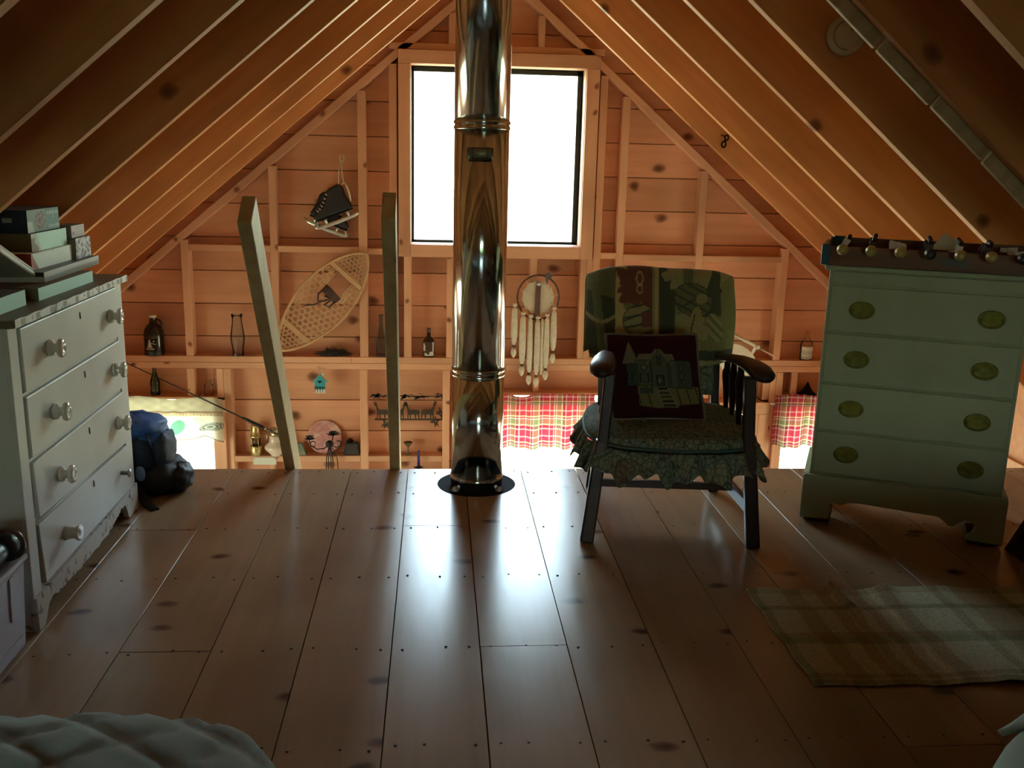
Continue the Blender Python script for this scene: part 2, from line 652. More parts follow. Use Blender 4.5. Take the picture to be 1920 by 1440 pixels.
def window(n, key, casing=None, sash=0.034, name=None, depth=0.10, mats=None):
    x0, x1, z0, z1 = OP[key]
    w = struct(None, name or 'window_%d' % n, None)
    mats = mats or (M_beam, M_stud)
    y0, y1 = YS - 0.005, YW + 0.10
    for (a, b, c, d, mm) in ((x0 - 0.018, x0, z0, z1, mats[1]), (x1, x1 + 0.018, z0, z1, mats[1]), (x0 - 0.018, x1 + 0.018, z1, z1 + 0.018, mats[0]), (x0 - 0.018, x1 + 0.018, z0 - 0.018, z0, mats[0])):
        MB().box(a, b, y0, y1, c, d).build('jamb', mm, w, bevel=0.002, seg=1)
    ys = YW + 0.05
    for (a, b, c, d) in ((x0, x0 + sash * 0.55, z0, z1), (x1 - sash, x1, z0, z1), (x0, x1, z1 - sash, z1), (x0, x1, z0, z0 + sash * 0.5)):
        MB().box(a, b, ys, ys + 0.03, c, d).build('sash_bar', M_sash, w, bevel=0.002, seg=1)
    MB().box(x0 + 0.005, x1 - 0.005, ys + 0.012, ys + 0.016, z0 + 0.005, z1 - 0.005).build('pane', M_glass, w)
    if casing:
        l, r, b, t_ = casing
        yc0, yc1 = YS - 0.028, YS - 0.006
        if l: MB().box(x0 - l, x0 - 0.004, yc0, yc1, z0 - b, z1).build('casing', mats[1], w, bevel=0.003, seg=1)
        if r: MB().box(x1 + 0.004, x1 + r, yc0, yc1, z0 - b, z1).build('casing', mats[1], w, bevel=0.003, seg=1)
        if t_: MB().box(x0 - l, x1 + r, yc0, yc1, z1 + 0.001, z1 + t_).build('casing', mats[0], w, bevel=0.003, seg=1)
        if b: MB().box(x0 - 0.002, x1 + 0.002, yc0, yc1, z0 - b, z0 - 0.003).build('casing', mats[0], w, bevel=0.003, seg=1)
    return w


window(1, 1, casing=(0.083, 0.092, 0.088, 0.088))
window(2, 2, casing=(0.05, 0.09, 0.08, 0.0))
window(3, 3, casing=(0.06, 0.07, 0.08, 0.0))
window(4, 4, casing=(0.07, 0.07, 0.08, 0.0))
d = window(0, 'd', casing=(0.06, 0.075, 0.0, 0.09), name='door_1')
for k in range(3):
    MB().box(2.318 + k * 0.022, 2.332 + k * 0.022, YS + 0.03 + 0.02 * k, YS + 0.06 + 0.02 * k, -2.4, -0.392).build('door_stop', M_yel, d, bevel=0.002, seg=1)

# side walls and the lower room
SW = (4.35, 5.55, -1.75, -0.36)       # lower side-wall windows; left one unseen, added to light the far wall
for nm, n_, xa, xb, xi, sg in (('wall_left', 7, XL - 0.12, XL, XL, 1), ('wall_right', 5, XRW, XRW + 0.12, XRW, -1)):
    mb = MB()
    for a, b, c, d_ in cut([(YB, YW + 0.1, ZB, 0.42)], SW):
        mb.box(xa, xb, a, b, c, d_)
    struct(mb, nm, M_sid)
    w5 = struct(None, 'window_%d' % n_, None)
    for a, b, c, d_ in ((SW[0] - 0.09, SW[0], SW[2] - 0.08, SW[3] + 0.09), (SW[1], SW[1] + 0.09, SW[2] - 0.08, SW[3] + 0.09), (SW[0], SW[1], SW[3], SW[3] + 0.09), (SW[0], SW[1], SW[2] - 0.08, SW[2])):
        MB().box(*sorted((xi + sg * 0.002, xi + sg * 0.022)), a, b, c, d_).build('casing', M_stud, w5, bevel=0.003, seg=1)
    MB().box(xi - sg * 0.054, xi - sg * 0.05, SW[0] - 0.001, SW[1] + 0.001, SW[2] - 0.001, SW[3] + 0.001).build('pane', M_glass, w5)
struct(MB().box(XL, XRW, YB, YW, ZB - 0.1, ZB), 'floor', plain('pale_lower_floor', (0.52, 0.37, 0.22), 0.5, noise=0.15, nscale=3))
# back gable behind the photographer, with its own window
BW = (-0.32, 0.78, 0.60, 1.70)
mb = MB()
for a, b, c, d_ in cut([(XL, XRW, ZB, 0.4)], (9, 9, 9, 9)):
    mb.box(a, b, YB - 0.12, YB, c, d_)
for z0, z1 in [(0.4 + 0.1 * i, 0.5 + 0.1 * i) for i in range(26)]:
    l, r = xlim(z0)
    if r - l < 0.02: continue
    for a, b, c, d_ in cut([(l, r, z0, z1)], BW):
        mb.box(a, b, YB - 0.12, YB, c, d_)
struct(mb, 'wall_back', M_sid)
w6 = struct(None, 'window_6', None)
for a, b, c, d_ in ((BW[0] - 0.09, BW[0], BW[2] - 0.09, BW[3] + 0.09), (BW[1], BW[1] + 0.09, BW[2] - 0.09, BW[3] + 0.09), (BW[0], BW[1], BW[3], BW[3] + 0.09), (BW[0], BW[1], BW[2] - 0.09, BW[2]), (0.24, 0.262, BW[2], BW[3])):
    MB().box(a, b, YB + 0.002, YB + 0.024, c, d_).build('casing', M_stud, w6, bevel=0.003, seg=1)
MB().box(BW[0], BW[1], YB - 0.06, YB - 0.056, BW[2], BW[3]).build('pane', M_glass, w6)

# roof: deck boards over rafters, one ceiling per slope
RY = [6.16, 5.555, 4.943, 4.32, 3.725, 3.071, 2.55, 1.955, 1.345, 0.735, 0.125, -0.485, -1.1, -1.7, -2.31, -2.92, -3.53]
LEN = 4.3
RT, RD = 0.046, 0.225
raf_me = {}
for s, nm in ((-1, 'ceiling_left'), (1, 'ceiling_right')):
    x0, x1 = (0, LEN) if s > 0 else (-LEN, 0)
    c = struct(MB().box(x0 - (0.30 if s > 0 else 0), x1 + (0.30 if s < 0 else 0), YB - 0.12, YW + 0.12, RD + 0.022, RD + 0.05), nm, M_dark)
    c.location = (XR, 0, ZR)
    c.rotation_euler = (0, s * TH, 0)
    k = -1
    while k * 0.235 < LEN:
        a, b = sorted((s * k * 0.235 + s * 0.002, s * min(LEN, (k + 1) * 0.235) - s * 0.002))
        MB().box(a, b, YB - 0.1, YW + 0.1, RD + 0.001, RD + 0.021).build('deck_board', M_deck, c)
        k += 1
    for i, y in enumerate(RY):
        j = random.uniform(-0.004, 0.004)
        MB().box(x0, x1, y - RT, y, j, RD).build('rafter', M_raf, c, bevel=0.002, seg=1)
    if s > 0:                                   # short cleats nailed along the far side of one rafter
        for k in range(13):
            a = 0.55 + k * 0.262
            MB().box(a, a + 0.255 + random.uniform(-0.004, 0.004), 3.073, 3.098, -0.036 + random.uniform(-0.004, 0.004), 0.10).build('cleat', M_old, c, bevel=0.004, seg=1)
struct(MB().box(XR - 0.019, XR + 0.019, YB, YW, ZR + 0.03, ZR + 0.27), 'beam', M_beam)

# loft floor: wide planks, some with an end joint; two are notched round the stove pipe
PX, PY, HR = 0.181, 3.97, 0.172
FL = struct(MB().box(XL, PX - HR - 0.03, YB, YE - 0.03, -0.07, -0.033).box(PX + HR + 0.03, XRW, YB, YE - 0.03, -0.07, -0.033).box(PX - HR - 0.03, PX + HR + 0.03, YB, PY - HR - 0.03, -0.07, -0.033), 'floor', M_rough)
edges = [0.1337 + 0.2586 * k for k in range(-11, 14)]
joints = {-5: [3.45, 1.1], -4: [2.534, 0.2], -3: [0.6], -2: [-0.4], -1: [3.483, 0.9], 0: [2.533, 0.1], 1: [0.3], 2: [1.6], 3: [-0.6], 4: [2.0], 5: [0.9], 6: [3.4], 7: [1.5]}
nails = MB()
for k, x in enumerate(edges):
    kk = k - 11
    a, b = max(XL, x + 0.0016), min(XRW, x + 0.2586 - 0.0016)
    if b - a < 0.03: continue
    ys = [YB] + sorted(joints.get(kk, [])) + [YE]
    for i in range(len(ys) - 1):
        y0, y1 = ys[i] + (0.0012 if i else 0), ys[i + 1] - (0.0012 if i < len(ys) - 2 else random.uniform(-0.003, 0.003))
        dz = random.uniform(-0.0012, 0.0012)
        if y1 > 4 and a < PX + HR and b > PX - HR:
            pts = []
            n = 26
            if kk == -1:                       # hole cut into the right edge
                xe = b
                h = sqrt(HR * HR - (PX - xe) ** 2)
                a0 = atan2(-h, xe - PX)
                a1 = atan2(h, xe - PX) - 2 * pi
                arc = [(PX + HR * cos(a0 + (a1 - a0) * q / n), PY + HR * sin(a0 + (a1 - a0) * q / n)) for q in range(n + 1)]
                pts = [(a, y0), (b, y0)] + arc + [(b, y1), (a, y1)]
            else:
                xe = a
                h = sqrt(HR * HR - (PX - xe) ** 2)
                a0 = atan2(h, xe - PX)
                a1 = atan2(-h, xe - PX)
                arc = [(PX + HR * cos(a0 + (a1 - a0) * q / n), PY + HR * sin(a0 + (a1 - a0) * q / n)) for q in range(n + 1)]
                pts = [(a, y0), (b, y0), (b, y1), (a, y1)] + arc
            MB().prism(pts, -0.03 + dz, dz, 'z').build('plank', M_floor, FL)
        else:
            MB().box(a, b, y0, y1, -0.03 + dz, dz).build('plank', M_floor, FL, bevel=0.0005, seg=1)
    for yn in (4.13, 3.85, 3.46, 3.02, 2.53, 2.05, 1.6):
        for xn in (a + 0.03, (a + b) / 2 + random.uniform(-0.03, 0.03), b - 0.03):
            if (xn - PX) ** 2 + (yn - PY) ** 2 > 0.05 and XL < xn < XRW:
                yy = yn + random.uniform(-0.012, 0.012)
                nails.lathe([(0.0042, 0), (0.0038, 0.0016), (1e-6, 0.0022)], 6, (xn, yy, 0.0))
no = nails.build('nail', plain('nail_head', (0.05, 0.035, 0.03), 0.5, 0.6), FL)
no['kind'] = 'stuff'
struct(MB().box(XL, XRW, YE - 0.032, YE - 0.004, -0.28, -0.031), 'trim_1', M_beam, bevel=0.003)

# hedge behind the cabin, seen mirrored in the stove pipe
def foliage(u, w):
    x = -9 + 18 * u
    z = -4 + 5.2 * w
    r = sum(sin(x * f + z * g + p) * a for f, g, p, a in ((0.9, 0.4, 0, 0.5), (2.1, 1.7, 1, 0.35), (4.3, 3.1, 2, 0.22), (7.9, 8.3, 3, 0.15), (15, 13, 4, 0.1)))
    return (x, -9.0 + r + 0.25 * (w * 4 - 2) ** 2 * 0.2, z + 0.3 * sin(x * 2.3))
mb = MB().grid(foliage, 90, 60)
o = mb.build('hedge', plain('leaves', (0.18, 0.42, 0.16), 0.7, noise=0.7, nscale=3, c2=(0.05, 0.15, 0.05)))
o['kind'] = 'stuff'
o['label'] = 'green hedge outside the window behind the photographer'


# ================================================================== stove pipe
M_steel = None
m, t, b = base('stainless')
tc = N(t, 'ShaderNodeTexCoord')
mp = N(t, 'ShaderNodeMapping')
mp.inputs['Scale'].default_value = (11, 11, 0.7)
t.links.new(tc.outputs['Object'], mp.inputs[0])
n1 = N(t, 'ShaderNodeTexNoise')
n1.inputs['Scale'].default_value = 1.0
n1.inputs['Detail'].default_value = 2
t.links.new(mp.outputs[0], n1.inputs['Vector'])
b.inputs['Metallic'].default_value = 1
b.inputs['Base Color'].default_value = (0.50, 0.51, 0.48, 1)
b.inputs['Roughness'].default_value = 0.13
bump(t, b, n1.outputs[0], 0.35, 0.012)
M_steel = m
M_black = plain('black_iron', (0.012, 0.011, 0.011), 0.85, spec=0.1, noise=0.4, nscale=30)
M_blackp = plain('black_plastic', (0.012, 0.012, 0.013), 0.4)
M_grey = plain('grey_metal', (0.45, 0.45, 0.44), 0.35, 0.8)
M_white = plain('white_paint', (0.72, 0.71, 0.66), 0.45, noise=0.12, nscale=9)
M_brass = plain('brass', (0.62, 0.52, 0.24), 0.3, 0.9)
M_cord = plain('cotton_cord', (0.62, 0.56, 0.44), 0.9, noise=0.25, nscale=120, bmp=0.3)
M_clearg = clear('clear_bottle_glass', (0.93, 0.95, 0.93), 0.06, 0.14)
M_greeng = clear('green_bottle_glass', (0.35, 0.55, 0.38), 0.04, 0.35)
M_brown = plain('dark_stained_wood', (0.045, 0.020, 0.014), 0.38, noise=0.4, nscale=14, spec=0.3)

p = thing('stove_pipe', 'tall shiny stainless steel stove pipe rising through a round hole in the loft floor', 'stove pipe', (PX, PY, 0))
r = 0.1125
for z0, z1 in ((-0.7, 0.033), (0.047, 0.505), (0.521, 1.523), (1.537, 2.72)):
    MB().lathe([(r, z0), (r, z1)], 64).build('pipe_section' if z0 > -0.5 else 'pipe_stub', M_steel if z0 > -0.5 else M_black, p)
for z in (0.505, 1.523):
    MB().lathe([(r, z - 0.012), (r + 0.003, z - 0.008), (r + 0.003, z), (r - 0.001, z + 0.006), (r - 0.001, z + 0.009), (r + 0.0035, z + 0.014), (r + 0.0035, z + 0.021), (r, z + 0.026)], 64).build('seam_band', M_steel, p)
MB().lathe([(r - 0.012, 0.03), (r + 0.002, 0.032), (r + 0.004, 0.04), (r + 0.002, 0.05), (r - 0.001, 0.052)], 64).build('base_ring', M_steel, p)
lp = MB().grid(lambda u, w: ((r + 0.0015) * sin(-0.55 + 0.9 * u), -(r + 0.0015) * cos(-0.55 + 0.9 * u), 1.398 + 0.042 * w), 12, 2,
               col=lambda u, w: (0.14, 0.16, 0.13))
lp.build('rating_plate', plain('plate_metal', (0.22, 0.24, 0.19), 0.35, 0.5), p, solid=0.001)
fr = MB().tube([((r + 0.003) * sin(-0.55 + 0.9 * u), -(r + 0.003) * cos(-0.55 + 0.9 * u), z) for u, z in [(i / 10, 1.398) for i in range(11)] + [(1 - i / 10, 1.44) for i in range(11)]], 0.0012, 5, closed=True)
for u in (0.2, 0.78):
    fr.tube([((r + 0.003) * sin(-0.55 + 0.9 * u), -(r + 0.003) * cos(-0.55 + 0.9 * u), 1.398 + 0.042 * k) for k in (0, 1)], 0.0008, 5)
fr.build('plate_rim', M_black, p)
MB().lathe([(HR - 0.001, 0.001), (HR - 0.001, -0.06), (r + 0.003, -0.062)], 64).build('floor_collar', M_black, p)
for a in (-2.35, -0.79):
    MB().ball((0.134 * cos(a), 0.134 * sin(a), 0.002), (0.017, 0.015, 0.02), 14, 10).bar((0.134 * cos(a), 0.134 * sin(a), -0.02), (0.112 * cos(a), 0.112 * sin(a), 0.02), 0.012, 0.012).build('spacer', M_grey, p)

# ================================================================== ladder
UPV = Vector((0.016, -0.6236, 0.7816)).normalized()
AW = Vector((0, 0.7816, 0.6236))
lad = thing('ladder', 'wooden ladder rails leaning up past the open edge of the loft floor', 'ladder', (-0.42, 4.2, 0))
M_rail = pine('weathered_rail', c1=(0.52, 0.38, 0.19), c2=(0.42, 0.29, 0.13), knot=(0.08, 0.05, 0.03), axis='z', rough=0.6, kscale=4)
O = Vector((-0.42, 4.2, 0))
for P, L in ((Vector((-0.662, 4.174, 0)), 1.50), (Vector((-0.186, 4.172, 0)), 1.53)):
    c = P + AW * 0.068 - O
    MB().bar(c - UPV * 1.6, c + UPV * L, 0.047, 0.135).build('rail', M_rail, lad, bevel=0.004)
for k in range(4):
    c = Vector((-0.424, 4.174, 0)) + AW * 0.068 - UPV * (0.25 + 0.3 * k) - O
    MB().bar(c - Vector((0.216, 0, 0)), c + Vector((0.216, 0, 0)), 0.03, 0.11, side=UPV).build('rung', M_rail, lad, bevel=0.003)

# ================================================================== armchair
CO, CA = (0.915, 3.586, 0), radians(-6.4)
ch = thing('armchair', 'dark wooden armchair with turned spindles standing beside the stove pipe', 'chair', CO, CA)
for s in (-1, 1):
    MB().bar((s * 0.312, -0.312, 0), (s * 0.27, -0.30, 0.40), 0.052, 0.042, w2=0.046, d2=0.042).build('leg', M_brown, ch, bevel=0.007)
    MB().bar((s * 0.27, 0.315, 0), (s * 0.235, 0.24, 0.42), 0.042, 0.042).build('leg', M_brown, ch, bevel=0.006)
    MB().bar((s * 0.268, -0.30, 0.38), (s * 0.252, -0.30, 0.655), 0.042, 0.04).build('arm_post', M_brown, ch, bevel=0.006)
    MB().bar((s * 0.292, -0.305, 0.150), (s * 0.262, 0.30, 0.115), 0.022, 0.05).build('side_stretcher', M_brown, ch, bevel=0.004)
    MB().bar((s * 0.235, 0.235, 0.38), (s * 0.235, 0.365, 0.885), 0.034, 0.03).build('back_post', M_brown, ch, bevel=0.006)
    arm = [(0.235, 0.275, 0.612), (0.238, 0.18, 0.628), (0.245, 0.05, 0.652), (0.256, -0.10, 0.675), (0.27, -0.22, 0.683), (0.282, -0.31, 0.68), (0.29, -0.365, 0.670), (0.292, -0.388, 0.662)]
    prof = [(0.018, 0.014), (0.020, 0.015), (0.024, 0.016), (0.033, 0.018), (0.042, 0.021), (0.046, 0.023), (0.040, 0.020), (0.020, 0.011)]
    MB().sweep([(s * q[0], q[1], q[2]) for q in arm], prof, n=16, p=2.5).build('arm', M_brown, ch)
    for yy, za in ((-0.15, 0.668), (-0.02, 0.65), (0.11, 0.632)):
        x0, x1 = s * 0.258, s * 0.250
        pr = [(0.0, 0.010), (0.25, 0.011), (0.55, 0.016), (0.72, 0.020), (0.80, 0.019), (0.86, 0.013), (1.0, 0.012)]
        MB().sweep([(x0 + (x1 - x0) * q, yy, 0.40 + (za - 0.40) * q) for q, w in pr], [(w, w * 0.7) for q, w in pr], n=8, p=2.5).build('spindle', M_brown, ch)
MB().bar((-0.272, 0.0, 0.130), (0.272, 0.0, 0.130), 0.024, 0.03, side=(0, 1, 0)).build('cross_stretcher', M_brown, ch, bevel=0.004)
for a, b_ in (((-0.262, -0.30, 0.365), (0.262, -0.30, 0.365)), ((-0.24, 0.24, 0.365), (0.24, 0.24, 0.365))):
    MB().bar(a, b_, 0.024, 0.05, side=(0, 1, 0)).build('seat_rail', M_brown, ch, bevel=0.003)
for s in (-1, 1):
    MB().bar((s * 0.265, -0.29, 0.366), (s * 0.24, 0.235, 0.366), 0.024, 0.05).build('seat_rail', M_brown, ch, bevel=0.003)
MB().bar((-0.235, 0.362, 0.865), (0.235, 0.362, 0.865), 0.026, 0.06, side=(0, 1, 0)).build('top_rail', M_brown, ch, bevel=0.006)
for k in range(5):
    x = -0.16 + 0.08 * k
    MB().bar((x, 0.245, 0.42), (x, 0.345, 0.87), 0.03, 0.014).build('back_slat', M_brown, ch, bevel=0.003)

# town print cloth: small houses drawn in dark line on drab green
m, t, b = base('town_print')
tc = N(t, 'ShaderNodeTexCoord')
br = N(t, 'ShaderNodeTexBrick')
br.inputs['Scale'].default_value = 9
br.inputs['Color1'].default_value = (0.20, 0.22, 0.14, 1)
br.inputs['Color2'].default_value = (0.13, 0.16, 0.11, 1)
br.inputs['Mortar'].default_value = (0.025, 0.03, 0.025, 1)
br.inputs['Mortar Size'].default_value = 0.022
vo = N(t, 'ShaderNodeTexVoronoi', feature='DISTANCE_TO_EDGE')
vo.inputs['Scale'].default_value = 46
vc = N(t, 'ShaderNodeTexVoronoi')
vc.inputs['Scale'].default_value = 12
nz = N(t, 'ShaderNodeTexNoise')
nz.inputs['Scale'].default_value = 6
va = N(t, 'ShaderNodeVectorMath', operation='MULTIPLY_ADD')
t.links.new(tc.outputs['Object'], nz.inputs['Vector'])
t.links.new(nz.outputs['Color'], va.inputs[0])
va.inputs[1].default_value = (0.06, 0.06, 0.06)
t.links.new(tc.outputs['Object'], va.inputs[2])
for n_ in (br, vo, vc):
    t.links.new(va.outputs[0], n_.inputs['Vector'])
r1 = ramp(t, [(0.0, (0, 0, 0)), (0.035, (0, 0, 0)), (0.06, (1, 1, 1))])
t.links.new(vo.outputs['Distance'], r1.inputs[0])
sc_ = N(t, 'ShaderNodeSeparateColor')
t.links.new(vc.outputs['Color'], sc_.inputs[0])
r2n = ramp(t, [(0.0, (0.24, 0.23, 0.14)), (0.45, (0.15, 0.18, 0.13)), (0.75, (0.12, 0.15, 0.12)), (0.86, (0.26, 0.22, 0.12)), (1.0, (0.20, 0.09, 0.07))])
t.links.new(sc_.outputs[1], r2n.inputs[0])
c_ = mixc(t, 0.5, r2n.outputs[0], br.outputs[0])
c_ = mixc(t, r1.outputs[0], (0.055, 0.065, 0.05), c_)
t.links.new(c_, b.inputs['Base Color'])
b.inputs['Roughness'].default_value = 0.9
b.inputs['Specular IOR Level'].default_value = 0.1
M_town = m


def rounded(u, w, ax, ay, p=3.2):
    """unit square to a superelliptic plan"""
    a, r = 2 * pi * u, w
    c, s_ = cos(a), sin(a)
    k = (abs(c) ** p + abs(s_) ** p) ** (-1 / p)
    return ax * r * c * k, ay * r * s_ * k


# seat cushion with a gathered ruffle
sc = thing('seat_cushion', 'padded town print seat cushion with a gathered ruffle on the dark armchair', 'cushion', CO, CA)


def pad(u, w):
    t_ = w * 2
    if t_ < 1:
        x, y = rounded(u, t_ * 0.9, 0.325, 0.315)
        zz = 0.425 + 0.02 * (1 - t_ ** 4) + 0.006 * sin(9 * x) * cos(8 * y)
    else:
        a = (t_ - 1) * pi / 1.15
        x, y = rounded(u, 0.9 + 0.1 * sin(a), 0.325, 0.315)
        zz = 0.40 + 0.028 * cos(a) - 0.003
    return (x, y - 0.045, zz + 0.008 * sin(5 * u * 2 * pi) * (w > 0.6) * 0.4)


MB().grid(pad, 72, 22).build('pad', M_town, sc)
MB().lathe([(0.3251, 0), (0.3251, 0.001)], 4)
pip = [Vector((*rounded(u / 80, 1.0, 0.327, 0.317), 0.385)) for u in range(80)]
MB().tube([(q.x, q.y - 0.045, q.z) for q in pip], 0.006, 6, closed=True).build('piping', plain('teal_piping', (0.05, 0.09, 0.075), 0.8), sc)


def ruffle(u, w):
    g = sin(u * 2 * pi * 26 + 1.2 * sin(u * 2 * pi * 7)) * (0.004 + 0.017 * w)
    h = 0.02 * sin(u * 2 * pi * 13 + 0.5) * w * w + 0.010 * sin(u * 2 * pi * 31) * w
    x, y = rounded(u, 1.0, 0.322 + 0.035 * w + g, 0.312 + 0.03 * w + g, 4)
    return (x, y - 0.045, 0.382 - 0.095 * w + h - 0.012 * sin(u * pi * 2) ** 2)


MB().grid(ruffle, 360, 8).build('ruffle', M_town, sc, solid=0.002)

# throw blanket over the chair back
OL, TAN, BRN, DG, GRN, MOSS = (0.20, 0.20, 0.085), (0.45, 0.38, 0.16), (0.16, 0.065, 0.045), (0.055, 0.07, 0.045), (0.13, 0.15, 0.075), (0.28, 0.27, 0.12)


def ell(x, z, cx, cz, a, b_, rot=0):
    c, s_ = cos(rot), sin(rot)
    dx, dz = x - cx, z - cz
    return ((dx * c + dz * s_) / a) ** 2 + ((-dx * s_ + dz * c) / b_) ** 2


def star(x, z, cx, cz, r_, n, amp, ph=0):
    dx, dz = x - cx, z - cz
    a = atan2(dz, dx)
    return sqrt(dx * dx + dz * dz) / (r_ * (1 + amp * sin(n * a + ph) + amp * 0.5 * sin(2 * n * a + 1)))


def blanket_col(x, z):
    c = OL
    if x < -0.20:
        c = GRN if (0.8 < z + 0.2 * x or sin(x * 70 + z * 10) > 0.3) else DG
        if abs(z - 0.765 - 0.02 * sin(x * 30)) < 0.008: c = MOSS
    elif x < -0.045:
        c = TAN if x < -0.155 + 0.012 * sin(z * 75) else OL
        if star(x, z, -0.10, 0.90, 0.085, 5, 0.22, 0.6) < 1: c = BRN
        if x > -0.15 and z < 0.80: c = BRN
        if star(x, z, -0.10, 0.92, 0.085, 7, 0.2, 0.6) < 1: c = BRN
        if abs(ell(x, z, -0.10, 0.925, 0.014, 0.026) - 1) < 0.35: c = TAN
        if abs(ell(x, z, -0.10, 0.885, 0.012, 0.018) - 1) < 0.35: c = TAN
        q = ell(x, z, -0.10, 0.762, 0.066, 0.058, 0.25)
        if q < 1:
            c = MOSS
            if abs(z - 0.765 - 0.45 * (x + 0.14)) < 0.0035 or abs(((z - 0.762) - 0.25 * (x + .1)) * 26 % 1 - 0.5) < 0.12: c = DG
            if x > -0.09 and abs(z - 0.765) < 0.03: c = BRN
        elif q < 1.13:
            c = DG
        if z < 0.70 and x > -0.13: c = BRN if sin(z * 200) > 0 else OL
    elif x < -0.022:
        c = TAN if x > -0.036 else MOSS
    elif x < 0.045:
        c = DG
        if star(x, z, 0.06, 0.95, 0.06, 6, 0.2) < 1: c = MOSS
    else:
        c = OL
        if star(x, z, 0.08, 0.93, 0.09, 6, 0.2) < 1: c = MOSS
        if star(x, z, 0.20, 0.93, 0.07, 5, 0.25, 1) < 1: c = MOSS
        if 0.085 < x < 0.125 and z > 0.91: c = GRN
        if x > 0.215 - 0.4 * (0.97 - z) and x < 0.245 and z > 0.78: c = DG
        q = ell(x, z, 0.125, 0.845, 0.078, 0.062, -0.3)
        if q < 1:
            c = GRN
            if abs(((z - 0.845) + 0.5 * (x - .125)) * 30 % 1 - 0.5) < 0.13 or abs(z - 0.81 - 0.5 * (x - 0.06)) < 0.004: c = DG
            if ell(x, z, 0.16, 0.85, 0.025, 0.02, 0.4) < 1: c = MOSS
        elif q < 1.14:
            c = DG
        if star(x, z, 0.115, 0.725, 0.075, 5, 0.25, 2) < 1: c = MOSS
        if abs(x - 0.115 - 0.25 * (z - 0.725)) < 0.003 and 0.69 < z < 0.79: c = DG
        if ell(x, z, 0.215, 0.735, 0.035, 0.06, 0.3) < 1: c = MOSS if sin(x * 160 + z * 160) > -0.3 else GRN
        if z < 0.645: c = DG
    if z < 0.605: c = MOSS
    n_ = 0.88 + 0.24 * random.random()
    return tuple(q * n_ for q in c)


def blanket(u, w):
    a = (u - 0.5) * 2
    x = 0.315 * a
    ztop = 0.972 - 0.05 * abs(a) ** 3 + 0.006 * sin(8 * u)
    zb = 0.592 + 0.012 * sin(7 * u)
    back = 0.02 + 0.09 * abs(a) ** 4
    if w < 0.62:
        q = w / 0.62
        zz = zb + (ztop - 0.045 - zb) * q
        y = 0.165 + 0.145 * q + back - 0.014 * sin(3.1 * q)
        x *= 1.0 + 0.03 * sin(3.0 * q) - 0.05 * (1 - q)
    elif w < 0.8:
        q = (w - 0.62) / 0.18 * pi
        y = 0.31 + back + 0.048 * (1 - cos(q)) - 0.0
        zz = ztop - 0.045 + 0.045 * sin(q)
    else:
        q = (w - 0.8) / 0.2
        y = 0.406 + back * 0.4 + 0.01 * q + back * 0.6 * (1 - q)
        zz = ztop - 0.045 - 0.30 * q
    y += 0.006 * sin(26 * u + 6 * w) * (0.3 + abs(a)) + (0.010 if u > 0.46 and u < 0.485 else 0) * -1
    if a < -0.6: y += 0.012 * sin(22 * w) * (-a - 0.6) * 2
    return (x, y, zz)


def bcol(u, w):
    x, y, zz = blanket(u, w)
    if w > 0.7: zz = 0.97 + (w - 0.7) * 0.5
    return blanket_col(x, zz)


bl = MB().grid(blanket, 170, 150, col=bcol)
solo(bl, 'throw_blanket', printed('blanket_weave', 0.95, 0, 0.25, 260, 0.1), 'olive, tan and brown leaf pattern throw blanket draped over the armchair back', 'blanket', CO, CA, solid=0.008)
bp = MB()
bp.grid(lambda u, w: (0.225 * (u - 0.5) * 2, 0.225 + 0.125 * w, 0.455 + 0.42 * w), 8, 8)
bp.build('back_pad', M_town, ch, solid=0.022, bevel=0.008)

# needlepoint cushion with a house
MAR, CRD = (0.035, 0.004, 0.007), (0.20, 0.16, 0.115)
WG, LG, ROOF, LN, GR, PATH = (0.045, 0.060, 0.045), (0.085, 0.10, 0.07), (0.16, 0.15, 0.09), (0.012, 0.014, 0.012), (0.15, 0.13, 0.05), (0.17, 0.12, 0.06)


